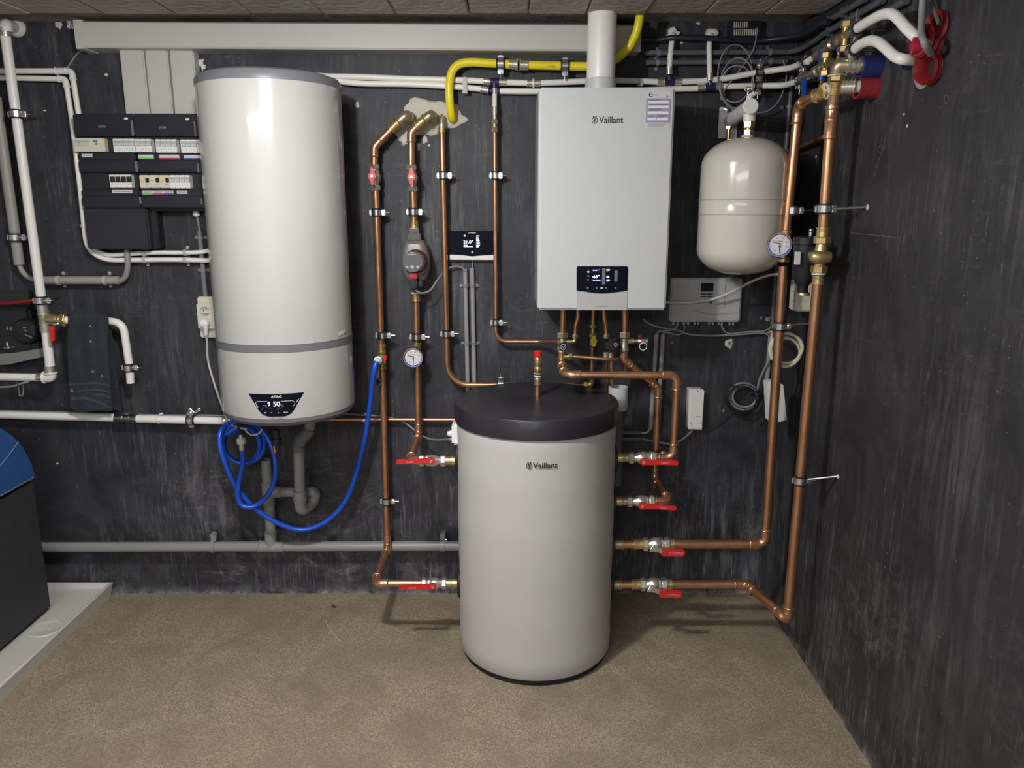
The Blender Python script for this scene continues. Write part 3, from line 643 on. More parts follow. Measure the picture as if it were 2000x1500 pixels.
# pump
pc = B(810, 508, .11)
t = thing('circulation_pump', 'grey cast-iron circulation pump with dark round control face', 'pump', pc)
zt, zb = B(810, 470, .1).z, B(810, 548, .1).z; xm = B(811, 508, .1).x
g = M(); hw_ = .0535
sec = []
for z_, k, dd in ((zt, .62, .030), (zt-.012, .74, .044), ((zt+zb)/2+.01, 1.0, .050), ((zt+zb)/2-.03, .97, .048), (zb+.014, .80, .042), (zb, .66, .030)):
    sec.append([V((xm+hw_*k*(abs(math.cos(a))**.62)*(1 if math.cos(a) > 0 else -1), -.078-dd*(abs(math.sin(a))**.62)*(1 if math.sin(a) > 0 else -1), z_)) for a in [2*math.pi*i/28+.01 for i in range(28)]])
vs = [p for r_ in sec for p in r_]; fs = [(i*28+k, i*28+(k+1) % 28, (i+1)*28+(k+1) % 28, (i+1)*28+k) for i in range(len(sec)-1) for k in range(28)]
fs += [tuple(range(27, -1, -1)), tuple(range((len(sec)-1)*28, len(sec)*28))]
build(g.add(vs, fs), 'pump_body', iron, t)
fc = B(806, 511.5, .165)
build(M().lathe(fc+Y*.055+X*.006, FR, [(0, .044), (.04, .042), (.047, .037)], 36), 'motor_housing', maroon, t)
pf = build(M().lathe(fc+Y*.012, FR, [(0, .0375), (.010, .0375), (.012, .0365), (.012, .001)], 36), 'control_face', pump_face, t)
km = (B(816, 511, .165).x-B(806, 511, .165).x)/10
text('GRUNDFOS', 17*km, fc+V((-1.5*km, -.0005, 14.5*km)), X, Z, white_ink, 'lettering', pf, H=2*km)
g = M(); 
for s in (-1, 1): g.prism([fc+V(((s*.4-1.5)*km, -.0004, 17*km)), fc+V(((s*2.6-1.5)*km, -.0004, 19.5*km)), fc+V(((s*2.2-1.5)*km, -.0004, 17*km))], FR*.0003)
g.prism([fc+V(((-2.4)*km, -.0004, 16*km)), fc+V(((-.6)*km, -.0004, 16*km)), fc+V(((-.6)*km, -.0004, 16.8*km)), fc+V(((-2.4)*km, -.0004, 16.8*km))], FR*.0003)
build(g, 'emblem', white_ink, pf)
for a, r_ in ((-11, 2.5), (-1.2, 3.4), (9.5, 2.7)): build(M().cyl(fc+V((a*km, 0, -10*km)), fc+V((a*km, -.0012, -10*km)), r_*km, 14), 'key_lamp', pm('pale_key', (.45, .45, .5), .4), pf)
build(M().box(fc+V((-1*km, -.0006, -16*km)), (3*km, .001, 1*km)), 'small_print', white_ink, pf)
build(M().px(800, 532, 814.5, 545, .150, .10, .003), 'red_connector', pm('translucent_red', (.50, .03, .06), .2), t, 'red connector block')
build(M().px(800, 545, 814, 564.5, .148, .10, .004), 'power_plug', black_pl, t); build(M().px(815, 548, 826, 560, .130, .09, .004), 'plug_housing', black_pl, t)
cable('pump_cable', [A(812, 562, .125), A(812, 567, .13), A(824, 572.5, .12), A(840, 567, .10), A(853, 549, .09), A(866, 532, .04), A(880, 522.5, .03), A(893, 520, .028), A(903, 523, .026), A(909, 530, .025)], .0036, grey_cable, 'thin grey cable curving from the pump plug to the conduit')
# gauges
def gauge(c, R, label, tilt=0, back_to=None):
    c = V(c); T = thing('pressure_gauge', label, 'gauge', c, 'pressure gauges')
    rot = Matrix.Rotation(tilt, 3, 'Z'); n = rot @ FR; u = rot @ X
    build(M().lathe(c-n*.022, n, [(0, R*.86), (.003, R*.98), (.022, R), (.025, R*.97), (.0255, R*.90), (.0215, R*.885), (.0215, R*.86)], 48, False), 'case', rubber, T)
    def arc_ring(r0, r1, a0, a1, z_, mat, name):
        k = 24; m = M(); pts = [a0+(a1-a0)*i/k for i in range(k+1)]
        vs = [c+n*z_+(u*math.cos(a)+Z*math.sin(a))*r for a in pts for r in (r0, r1)]
        return build(m.add(vs, [(2*i, 2*i+1, 2*i+3, 2*i+2) for i in range(k)]), name, mat, T)
    arc_ring(R*.90, R*1.0, .02, math.pi-.02, .0042, rim_red, 'rim'); arc_ring(R*.90, R*1.0, math.pi+.02, 2*math.pi-.02, .0042, rim_blue, 'rim')
    dl = build(M().lathe(c-n*.004, n, [(0, R*.93), (.003, R*.93), (.003, .0005)], 40), 'dial', dial, T)
    arc_ring(R*.84, R*.92, .1, math.pi-.02, .0006, red_ink, 'scale_band'); arc_ring(R*.84, R*.92, math.pi+.06, 2*math.pi-.1, .0006, blue_ink, 'scale_band')
    m = M()
    for i in range(15):
        a = -.15+i*(math.pi+.3)/14 if i < 8 else math.pi+.25+(i-8)*(math.pi-.5)/6
        p0 = c+n*.0006; m.prism([p0+(u*math.cos(a+e)+Z*math.sin(a+e))*R*k for k, e in ((.70, -.012), (.80, -.012), (.80, .012), (.70, .012))], n*.0003)
    build(m, 'scale_mark', grey_ink, dl)
    def needle(o, ang, L, mat):
        p = c+n*.002+u*o[0]*R+Z*o[1]*R; e = u*math.cos(ang)+Z*math.sin(ang); s = n.cross(e)
        m = M().prism([p-e*R*.06+s*R*.03, p-e*R*.06-s*R*.03, p+e*R*L-s*R*.014, p+e*R*L+s*R*.014], n*.0012); m.cyl(p, p+n*.002, R*.075, 12)
        build(m, 'needle', mat, dl)
    needle((.0, .09), math.radians(166), .60, red_ink); needle((0, -.10), math.radians(-87), .62, ink)
    m = M(); [m.box(c+n*.0008+u*R*(-.22+.062*i)+Z*R*.30, (R*.04, .0004, R*.045), rot) for i in range(8)]; build(m, 'dial_print', grey_ink, dl)
    for s_, a in (('0', 205), ('1', 232), ('2', 310), ('4', 345), ('40', 150), ('60', 112), ('80', 68), ('120', 22)):
        a = math.radians(a); text(s_, R*.08*len(s_), c+n*.0008+(u*math.cos(a)+Z*math.sin(a))*R*.60, u, Z, grey_ink, 'dial_number', dl, H=R*.10)
    if back_to is not None: build(M().cyl(c-n*.020, back_to, .009, 12), 'stem', brass, T)
    return T
gauge(A(807, 698, .125), .0368, 'round red and blue gauge on the pump line pipe', 0, A(815, 697))
# ================================================================== VALVES AT THE TANK (left side) with brass connectors
def tank_set(sgn, z_, xa, xb, label, boss, tip, brass_from, pipe_name=None):
    """valve between picture-space xa..xb on the tank axis plane, lever to tip"""
    a = V((xa, -dT, z_)); b = V((xb, -dT, z_)); r = R28*.98
    return valve(label, a, b, r, boss, tip, .0125, group='red lever ball valves')
xt = lambda px, py: P(px, py, dT).x
tank_set(-1, zB, xt(818, 893), xt(871, 893), 'red lever valve at the upper pipe joining the left tank side', P(842.5, 900, dT+.04), P(774, 902, dT+.04), None)
tank_set(-1, zA, xt(823, 1137), xt(873, 1137), 'red lever valve at the lower pipe joining the left tank side', P(845.5, 1145.5, dT+.045), P(780, 1148, dT+.045), None)
for py, zz_, x0, x1 in ((893, zB, 870, 889), (1138, zA, 872, 891)):
    T_ = bpy.data.objects['copper_pipe'] if py == 1138 else bpy.data.objects['copper_pipe.001']
    a, b_ = V((xt(x0, py), -dT, zz_)), V((tx-tr+.004, -dT, zz_)); coupling(T_, a, a+(b_-a)*.55, R28*1.05, bronze); coupling(T_, a+(b_-a)*.5, b_, R28*1.1, brass)
# ================================================================== GAS PIPE (22 mm, bent) C and thin pipe D
dC = .055
t = thing('copper_pipe', 'bent copper pipe from nickel wall elbow sweeping behind tank lid', 'pipe', A(872, 700, dC))
wall_elbow(t, A(864, 232, 0), A(862.5, 226, .05), A(863, 244, dC), .0085, nickel)
build(M().ring(A(863.5, 232, .003), Y, .019, .005, 20), 'wall_seal', cream_pl, t)
coupling(t, A(863, 242, dC), A(863, 250, dC), .0115, nickel, kind='plain'); coupling(t, A(863, 248, dC), A(863, 259, dC), R22*1.0, brass)
path, _ = fillet([A(863, 258, dC), A(874.5, 752, dC), A(1143, 752, dC)], .085, 12)
# straight pipe then one wide swept bend
build(M().tube(path, R22, 16), 'pipe', copper, t)
nut(t, A(1140, 752, dC), A(1147, 752, dC), .0155, brass); 
gxe = A(1155, 751, dC)
el = M().tube(fillet([A(1146, 752, dC), gxe, gxe+Z*.03], .014)[0], .0115, 14); build(el, 'elbow', brass, t)
nut(t, gxe+Z*.022, gxe+Z*.036, .0145, brass)
gv = P(1157.5, 663, .06)
gtop = P(1158, 600, .06)
build(M().cyl(gxe+Z*.03, V((gv.x, -.06, gv.z-.02)), R15*1.05, 12), 'pipe', copper, t)
t2 = thing('gas_valve', 'small brass gas valve with yellow butterfly handle under the boiler', 'valve', gv)
nut(t2, V((gv.x, -.06, P(1157, 675.5, .06).z)), V((gv.x, -.06, P(1157, 668, .06).z)), .0125, brass, 'union_nut'); nut(t2, V((gv.x, -.06, P(1157, 659, .06).z)), V((gv.x, -.06, P(1157, 650, .06).z)), .0145, brass, 'union_nut')
build(M().lathe(V((gv.x, -.06, P(1157, 669, .06).z)), Z, [(0, .009), (.006, .0115), (.012, .012), (.02, .009)], 14), 'valve_body', brass, t2)
mid = P(1159, 665, .088); lp = []
for s in (1, -1):
    lp += [mid+Z*s*.020+X*s*.004, mid+Z*s*.020-X*s*.006, mid+Z*s*.008-X*s*.010, mid-X*s*.0125, mid-Z*s*.006-X*s*.010]
build(M().prism(lp, FR*.012), 'butterfly_handle', pm('yellow_handle', (.70, .60, .03), .35), t2, 'yellow butterfly handle')
build(M().cyl(V((gv.x, -.06, gv.z)), mid, .006, 10), 'stem', brass, t2)
t3 = thing('copper_tube', 'thin copper tube from boiler underside to the yellow gas valve', 'pipe', gtop)
build(M().cyl(V((gv.x, -.06, bz0+.01)), V((gv.x, -.06, P(1157, 640, .06).z)), R15*1.1, 14), 'pipe', copper, t3)
nut(t3, V((gv.x, -.06, P(1157, 641, .06).z)), V((gv.x, -.06, P(1157, 634, .06).z)), .0125, brass); coupling(t3, V((gv.x, -.06, P(1157, 651, .06).z)), V((gv.x, -.06, P(1157, 640, .06).z)), .008, brass, kind='plain')
# D
dD = .05
t = thing('copper_pipe', 'thin copper pipe dropping beside the thermostat, bending towards the boiler connections', 'pipe', A(968, 600, dD))
coupling(t, A(966, 208, dD), A(966, 223, dD), .0080, nickel, 'press_sleeve', 'sleeve')
coupling(t, A(966, 222, dD), A(966, 234, dD), .0075, nickel, kind='plain')
nut(t, A(966, 233, dD), A(966, 242, dD), .0118, brass); coupling(t, A(966, 241, dD), A(966, 249, dD), .0095, bronze, kind='plain'); nut(t, A(966, 249, dD), A(966, 258.5, dD), .0118, bronze)
kv = .20
path, _ = fillet([A(966, 257, dD), A(968.5, 667, dD), A(1060, 667.5, dD), P(1092, 668, kv)], .045, 12)
build(M().tube(path, R15*1.02, 14), 'pipe', copper, t)
# ================================================================== BOILER UNDERSIDE: P1 (flow), P2, P4, P5
dV = .20
x1 = P(1098.5, 660, dV).x
zv = lambda py: P(1100, py, dV).z
t = thing('copper_pipe', 'thick copper pipe from boiler looping over to the upper right tank valve', 'pipe', (x1, -dV, zv(730)))
build(M().tube(smooth_path([V((P(1100, 605, dV).x, -dV, bz0+.012)), V((x1+.001, -dV, zv(625))), V((x1, -dV, zv(652)))]), R22*1.12, 14), 'pipe_section', copper, t)
nut(t, V((x1, -dV, zv(649))), V((x1, -dV, zv(660))), .0215, bronze)
build(M().lathe((x1, -dV, zv(659)), -Z, [(0, .012), (.006, .014), (.02, .0155), (.034, .014), (.04, .012)], 16), 'valve_body', bronze, t)
kb_ = build(M().lathe((x1+.001, -dV-.01, zv(674)), FR, [(0, .010), (.012, .010), (.012, .0145), (.028, .0145), (.030, .0125), (.030, .001)], 22), 'knob', black_pl, t, 'black knob')
g = M().ring((x1+.001, -dV-.0405, zv(674)), FR, .0095, .0012, 18, 5); g.tube([V((x1-.005, -dV-.0405, zv(674)+.004)), V((x1+.001, -dV-.0405, zv(674)-.005)), V((x1+.007, -dV-.0405, zv(674)+.004))], .0011, 5)
build(g, 'knob_mark', pm('knob_print', (.5, .52, .56), .5), kb_)
nut(t, V((x1-.001, -dV, zv(676))), V((x1-.001, -dV, zv(684))), .019, bronze); build(M().lathe((x1-.001, -dV, zv(685)), -Z, [(0, .0135), (.004, .0135)], 16), 'washer', white_pl, t)
coupling(t, V((x1-.002, -dV, zv(686))), V((x1-.002, -dV, zv(701))), .011, brass)
tee0 = V((x1+.003, -dV, zv(696)))
coupling(t, tee0, tee0+X*.018, .0095, brass, kind='plain'); nut(t, tee0+X*.016, tee0+X*.034, .0145, brass)
e1 = V((x1-.001, -dV, zv(712))); zh = zv(712)
e2 = V((e1.x, -dT, zh)); hx_end = P(1322.5, 735, dT).x; zlow = P(1320, 894, dT).z
press_run(t, [V((x1-.002, -dV, zv(699))), e1, e2, V((hx_end, -dT, zh)), V((hx_end, -dT, zlow)), V((xt(1278, 895), -dT, zlow))], R28, R28*2.1)
P1 = t
tank_set(1, zlow, xt(1281, 895), xt(1227, 895), 'red lever valve at the upper pipe joining the tank right of its badge', P(1257, 902, dT+.035), P(1324, 904, dT+.035), None)
a, b_ = V((xt(1228, 895), -dT, zlow)), V((tx+tr-.004, -dT, zlow)); coupling(t, a, a+(b_-a)*.45, R28*1.02, bronze); coupling(t, a+(b_-a)*.42, b_, R28*1.08, brass)
# cross pipe
t = thing('copper_tube', 'thin horizontal copper tube linking the two thick pipes under the boiler', 'pipe', tee0)
ex = P(1214, 700, .19)
build(M().tube(fillet([tee0+X*.03, P(1190, 702, .21), P(1213, 699, .17), P(1219.5, 704, .15), P(1220, 730, .12)], .03)[0], R15, 12), 'pipe', copper, t)
# P2 small return
t = thing('copper_tube', 'thin bent copper tube from boiler to small brass elbow by black knob', 'pipe', P(1124, 640, dV))
p2 = [V((P(1129, 605, dV).x, -dV, bz0+.012)), P(1128.5, 620, dV), P(1124.5, 636, dV), P(1123.5, 656, dV)]
build(M().tube(smooth_path(p2), R15*1.02, 12), 'pipe', copper, t)
nut(t, P(1123.5, 653, dV), P(1123, 660, dV), .0115, bronze)
build(M().tube(fillet([P(1123, 658, dV), P(1123, 667, dV), P(1111, 667, dV)], .010)[0], .0075, 12), 'elbow', brass, t)
build(M().cyl(P(1114, 667, dV), P(1106, 667, dV), .0052, 10), 'connector', nickel, t)
# P4
t = thing('copper_tube', 'thin bent copper tube from boiler into black filling valve', 'pipe', P(1183, 640, dV))
build(M().tube(smooth_path([V((P(1179.5, 605, dV).x, -dV, bz0+.012)), P(1180, 618, dV), P(1183, 636, dV), P(1184, 655, dV)]), R15*1.02, 12), 'pipe', copper, t)
nut(t, P(1184, 653, dV), P(1184, 661, dV), .010, bronze)
t = thing('filling_valve', 'black plastic filling valve hanging between copper tubes under the boiler', 'valve', P(1195, 676, dV))
build(M().px(1184, 662, 1209, 690, dV+.035, dV-.02, .012), 'valve_body', black_pl, t)
k_ = build(M().lathe(P(1202.5, 673, dV+.03), FR, [(0, .0125), (.018, .012), (.020, .010), (.020, .001)], 18), 'knob', black_pl, t)
build(M().ring(P(1202.5, 673, dV+.0515), FR, .0055, .0009, 14, 5), 'knob_mark', pm('knob_print', (.5, .52, .56), .5), k_)
for px_ in (1183.5, 1193.5): nut(t, P(px_, 688, dV), P(px_, 697, dV), .0095, nickel)
t = thing('copper_tube', 'dull copper drain tube descending from filling valve behind tank lid', 'pipe', P(1184, 730, dV))
build(M().cyl(P(1183.5, 694, dV), P(1184, 790, .12), R15, 12), 'pipe', pm('dull_copper', (.50, .36, .28), .45, 1, .2), t)
t = thing('copper_tube', 'short copper tube ending above the grey drain funnel', 'pipe', P(1194, 730, dV))
build(M().cyl(P(1193.5, 694, dV), P(1195.5, 760, .19), R15, 12), 'pipe', copper, t)
fc = P(1206.5, 800, .19); ft = P(1207.5, 755, .19)
t = thing('drain_funnel', 'pale grey drain funnel cup behind the tank lid', 'funnel', fc)
fr = .0355
build(M().lathe((fc.x, -.19, fc.z), Z, [(0, .02), (.001, fr-.002), (.006, fr), (ft.z-fc.z-.003, fr+.001), (ft.z-fc.z, fr), (ft.z-fc.z, fr-.003), (.01, fr-.004), (.009, .001)], 28, False), 'cup', pm('funnel_grey', (.50, .51, .52), .35), t)
build(M().cyl((fc.x, -.19, fc.z+.002), (fc.x+.004, -.19, .55), .02, 16), 'tailpipe', grey_dark, t)
# P5
x5 = P(1220, 650, dV).x; d5 = .175
t = thing('copper_pipe', 'thick copper pipe jogging diagonally from boiler to the second tank valve', 'pipe', P(1281, 850, d5))
build(M().tube(smooth_path([V((P(1219, 605, dV).x, -dV, bz0+.012)), V((x5, -dV, zv(630))), V((x5, -dV, zv(652)))]), R22*1.12, 14), 'pipe_section', copper, t)
nut(t, V((x5, -dV, zv(648))), V((x5, -dV, zv(660))), .0205, bronze)
build(M().lathe((x5, -dV, zv(659)), -Z, [(0, .0125), (.01, .0145), (.03, .0145), (.036, .0185), (.048, .0195), (.05, .016)], 16), 'valve_body', pm('grey_bronze', (.30, .29, .26), .4, .8, .2), t)
pD0 = V((x5, -dV, zv(684))); pD1 = V((x5, -dV, zv(702))); v5 = P(1280, 757, d5); 
z5b = P(1283, 935, d5).z; z5 = P(1300, 979, dT).z
e5x = P(1308.5, 978, dT).x; x5v = P(1282, 850, d5).x
press_run(t, [pD0, pD1, V((x5v, -d5, P(1280, 758, d5).z)), V((x5v, -d5, z5+.005)), V((e5x, -dT, z5)), V((xt(1277, 979), -dT, z5))], R28*.98, R28*1.9)
tank_set(1, z5, xt(1279, 979), xt(1224, 979), 'red lever valve second from the top on the right tank side', P(1254, 988, dT+.04), P(1321, 992, dT+.04), None)
a, b_ = V((xt(1225, 979), -dT, z5)), V((tx+tr-.004, -dT, z5)); coupling(t, a, a+(b_-a)*.45, R28*1.02, bronze); coupling(t, a+(b_-a)*.42, b_, R28*1.08, brass)
# drain tap on P5
tp = P(1252, 666, dV+.01)
t = thing('drain_tap', 'nickel drain tap with dark red knob beside thick pipe under boiler', 'tap', tp)
coupling(t, V((x5+.012, -dV, zv(666))), V((x5+.035, -dV, zv(666))), .0085, brass); coupling(t, V((x5+.033, -dV, zv(666))), V((x5+.052, -dV, zv(666))), .0068, nickel, kind='plain')
build(M().lathe((x5+.048, -dV, zv(666)), X, [(0, .007), (.004, .0095), (.018, .0105), (.022, .0085), (.03, .0085), (.031, .010), (.036, .010)], 14), 'tap_body', nickel, t)
build(M().lathe((x5+.056, -dV-.004, zv(663)), Z, [(0, .004), (.008, .0075), (.016, .0085), (.018, .006)], 12), 'knob', pm('dark_red_knob', (.22, .02, .025), .4), t, 'dark red knob')
build(M().ring(V((x5+.066, -dV-.018, zv(675))), FR, .0132, .0016, 22, 6), 'cap_strap', white_pl, t)
# ================================================================== LOWER RIGHT TANK PIPES AND THE TWO TALL RISERS
RR = .0158
z3, z4 = P(1240, 1063, dT).z, P(1240, 1141.5, dT).z
dL, dR = .385, .60
xl = P(1494, 1062, dL).x
t = thing('copper_pipe', 'tall copper riser with gauge, nearer the expansion vessel', 'pipe', (xl, -dL, .4)); RISL = t
top = P(1561, 222, dL); side_ = P(1614, 177, .60)
zc_ = P(1561, 214, dL).z
xtop = P(1559, 240, dL).x
pts = [V((xt(1308, 1063), -dL, z3)), V((xl, -dL, z3)), P(1530, 520, dL)]
press_run(t, pts, RR, RR*1.8)
gt0, gt1 = P(1529.5, 521, dL), P(1535, 447, dL)
coupling(t, P(1530, 512, dL), P(1535, 449, dL), RR*.98, brass, 'gauge_tee')
press_run(t, [P(1535, 452, dL), P(1560, 205, dL), P(1602, 184, .585)], RR, RR*1.9, er=1.13)
sl = P(1606, 182, .60)
coupling(t, P(1594, 188, .56), P(1612, 178, .60), RR*1.05, brass, 'coupling'); build(M().lathe(P(1611, 178.5, .60), P(1616, 177, .6)-P(1611, 178.5, .60), [(0, RR*1.5), (.006, RR*1.5)], 18), 'washer', white_pl, t)
coupling(t, P(1612, 178, .60), P(1648, 170, .62), RR*1.25, bronze, 'connector', 'plain')
gauge(P(1522.5, 478, dL+.055), .0385, 'round red and blue gauge on tall riser beside the expansion vessel', -.22, P(1532, 480, dL))
valve('steel and red lever valve on the upper of two lowest tank pipes', V((xt(1308, 1063), -dT, z3)), V((xt(1255, 1063), -dT, z3)), RR*.95, P(1279, 1071, dT+.035), None, group='steel arm lever valves', name='ball_valve')
bv1 = bpy.data.objects['ball_valve.00%d' % 4] if 'ball_valve.004' in bpy.data.objects else None
def comap(T, boss, a, tip):
    boss, a, tip = V(boss), V(a), V(tip)
    g = M().prism([boss+X*q[0]+Z*q[1] for q in ((-.018, -.010), (-.004, .014), (.004, .014), (.014, .004), (a.x-boss.x, .009+a.z-boss.z), (a.x-boss.x, -.009+a.z-boss.z), (.008, -.012))], FR*.005)
    o = build(g, 'lever_arm', nickel, T); build(M().hexa(boss+FR*.005, boss+FR*.011, .007), 'lock_nut', nickel, o, smooth=False)
    e = (tip-a).normalized(); L = (tip-a).length; u = FR.cross(e); u = u if u.z > 0 else -u; hh = .0135
    lp = [a+u*hh*.85, a-u*hh, a+e*(L-hh)-u*hh]+[a+e*(L-hh)+(e*math.cos(k)+u*math.sin(k))*hh for k in (-1.1, -.6, 0, .6, 1.1)]+[a+e*(L-hh)+u*hh]
    gr = build(M().prism([p+FR*.001 for p in lp], FR*.011), 'lever', red_pl, T, 'red lever sleeve')
    text('COMAP', L*.58, a+e*L*.60-u*.001+FR*.0125, e, u, pm('pale_red_print', (.72, .30, .30), .5), 'lettering', gr, H=hh*.75)
valves_all = [o for o in bpy.data.objects if o.name.startswith('ball_valve')]
comap(valves_all[-1] if valves_all[-1].get('group') == 'steel arm lever valves' else [o for o in valves_all if o.get('group') == 'steel arm lever valves'][0], P(1278, 1071, dT+.04), P(1292.5, 1077, dT+.045), P(1337, 1078, dT+.045))
def tank_joint(T, zz_, px0, py):
    a, b_ = V((xt(px0, py), -dT, zz_)), V((tx+tr-.004, -dT, zz_)); L = b_-a
    coupling(T, a, a+L*.32, RR*1.0, brass); build(M().cyl(a+L*.3, a+L*.68, RR, 14), 'pipe_section', copper, T); coupling(T, a+L*.62, b_, RR*1.0, bronze)
tank_joint(t, z3, 1258, 1063); coupling(t, V((xt(1316, 1063), -dT, z3)), V((xt(1302, 1063), -dT, z3)), RR*1.0, brass)
# riser on the right
xr = P(1614, 400, dR).x
xr_b = P(1538, 1180, dR).x
t = thing('copper_pipe', 'tall copper riser with brass strainer, nearest the right-hand bare wall', 'pipe', (xr, -dR, .25)); RISR = t
xj = P(1452, 1147, dT).x
press_run(t, [V((xt(1300, 1142), -dT, z4)), V((xj+.01, -dT, z4)), P(1531, 1204, dR-.015), V((xr_b+.004, -dR, P(1537, 1204, dR).z)), P(1597, 552, dR)], RR, RR*1.5)
valve('steel and red lever valve on the lowest pipe at the tank', V((xt(1303, 1142), -dT, z4)), V((xt(1250, 1142), -dT, z4)), RR*.95, P(1273, 1150, dT+.035), None, group='steel arm lever valves', name='ball_valve')
cv = [o for o in bpy.data.objects if o.get('group') == 'steel arm lever valves'][-1]
comap(cv, P(1273, 1150, dT+.04), P(1287.5, 1157, dT+.045), P(1332, 1159, dT+.045))
tank_joint(t, z4, 1253, 1142); coupling(t, V((xt(1312, 1142), -dT, z4)), V((xt(1297, 1142), -dT, z4)), RR*1.0, brass)
coupling(t, P(1597, 555, dR), P(1598.5, 537, dR), RR*.98, brass); 
build(M().lathe(P(1598.7, 536, dR), P(1599, 532, dR)-P(1598.7, 536, dR), [(0, RR*1.3), (.006, RR*1.3)], 18), 'washer', white_pl, t)
nut(t, P(1599, 533, dR), P(1600, 519, dR), RR*1.55, brass, 'union_nut'); nut(t, P(1605.5, 476, dR), P(1606.5, 462, dR), RR*1.6, brass, 'union_nut')
build(M().lathe(P(1600, 520, dR), P(1605.5, 475, dR)-P(1600, 520, dR), [(0, RR*1.0), (.012, RR*1.1), (.03, RR*1.35), (.05, RR*1.2), (.068, RR*1.0)], 18), 'strainer_body', pm('satin_brass', (.58, .45, .24), .42, .9, .1), t)
bc = P(1602.5, 502, dR); build(M().lathe(bc+X*.028+FR*.008, -X, [(0, .010), (.003, .018), (.02, .021), (.04, .021), (.056, .017), (.06, .012)], 20), 'strainer_bowl', pm('satin_brass', (.58, .45, .24), .42, .9, .1), t)
coupling(t, P(1606.5, 463, dR), P(1608, 444, dR), RR*1.0, brass)
build(M().cyl(P(1608, 446, dR), P(1621, 268, dR), RR, 16), 'pipe_section', copper, t)
coupling(t, P(1620.5, 272, dR), P(1627, 205, dR+.005), RR*1.02, copper_fit, 'coupling'); 
build(M().cyl(P(1626.8, 208, dR), P(1631, 182, dR+.01), RR*1.1, 16), 'pipe_section', copper_fit, t)
coupling(t, P(1630, 184, dR+.01), P(1633.5, 158, dR+.02), RR*1.14, brass, 'coupling'); nut(t, P(1633, 160, dR+.02), P(1635, 148, dR+.02), RR*1.5, brass, 'union_nut')
build(M().lathe(P(1635, 148.5, dR+.02), Z, [(0, RR*1.7), (.002, RR*1.7)], 18), 'washer', white_pl, t)
build(M().tube(fillet([P(1634.5, 150, dR+.02), P(1637.5, 127, dR+.03), P(1656, 127, dR+.04)], RR*1.5)[0], RR*1.3, 16), 'elbow', bronze, t)
coupling(t, P(1653, 127, .64), P(1690, 127.5, .65), RR*1.22, nickel, 'press_sleeve', 'sleeve')
build(M().cyl(P(1688, 127.5, .65), P(1716, 130.5, .65), RR*1.12, 16), 'white_stub', white_pe, t)
coupling(RISL, P(1646, 170, .62), P(1671, 169.5, .635), RR*1.16, nickel, 'press_sleeve', 'sleeve')
build(M().cyl(P(1669, 169, .635), P(1702, 170, .64), RR*1.12, 16), 'white_stub', white_pe, RISL)
# ================================================================== FUSE BOARD
df = .10
t = thing('fuse_board', 'black two-column fuse board with white breakers beside the water heater', 'fuse board', P(265, 320, .05))
def row(x0, y0, x1, y1, d1, name, mat=black_panel, bev=.004, par=t): return build(M().px(x0, y0, x1, y1, d1, 0.0, bev), name, mat, par)
for (xs, n) in ((((143, 260), (149, 264), (157, 271), (163, 275)), 0), (((261, 392), (265, 396), (272, 400), (276, 402)), 1)):
    (a0, a1), (b0, b1), (c0, c1), (e0, e1) = xs
    row(a0, 222, a1, 265.5, df, 'module_cover'); row(b0, 265, b1, 299.5, df-.022, 'breaker_tray', black_pl)
    row(b0+2, 299, b1, 313, df-.006, 'label_strip', black_pl); row(b0+4, 313, c1-3, 336.5, df, 'module_cover')
    row(c0, 336, c1, 371, df-.022, 'breaker_tray', black_pl); row(c0+1, 370.5, c1+1, 383, df-.006, 'label_strip', black_pl)
    row(c0+2, 383, e1, 405, df, 'module_cover')
for x_, y_, s_ in ((200, 248, 'EATON'), (318, 249.5, 'EATON')):
    bd_ = build(M().px(x_-16, y_-7, x_+14, y_+6, df+.0012, df-.002), 'badge', black_pl, t)
    text(s_, P(x_+6, y_, df).x-P(x_-7.5, y_, df).x, P(x_-.7, y_-.6, df+.0016), X, Z, pm('badge_print', (.35, .35, .36), .5), 'lettering', bd_, H=.0075)
for x0, y0, y1 in ((255, 234, 265), (378, 236, 266), (263, 314, 336), (384, 318, 337), (271, 384, 398), (391, 386, 400)):
    build(M().px(x0, y0, x0+5, y1, df+.0015, df-.01, .002), 'hinge_clip', pm('clip_grey', (.17, .17, .18), .35), t)
db = df+.004
def breakers(x0, x1, y0, y1, n, kind):
    wd = (x1-x0)/n
    for i in range(n):
        a, b_ = x0+wd*i, x0+wd*(i+1)
        br = build(M().px(a+.25, y0, b_-.25, y1, db, df-.03, .0015), 'circuit_breaker', white_pl if kind != 'cream' else cream_pl, t)
        h = y1-y0; c = (a+b_)/2
        if kind == 'black': build(M().px(a+1.2, y0+h*.14, b_-1.2, y0+h*.56, db+.006, db-.004, .001), 'toggle', black_pl, br)
        else:
            build(M().px(a+.6, y0+h*.14, b_-.6, y0+h*.32, db+.002, db-.004), 'toggle_bar', toggle_g, br)
            build(M().px(a+1.5, y0+h*.30, b_-1.5, y0+h*.52, db+.006, db-.004, .001), 'toggle', pm('pale_toggle', (.56, .57, .56), .4), br)
        build(M().px(c-.7, y0+h*.74, c+.7, y0+h*.79, db+.0006, db-.001), 'print', grey_ink, br)
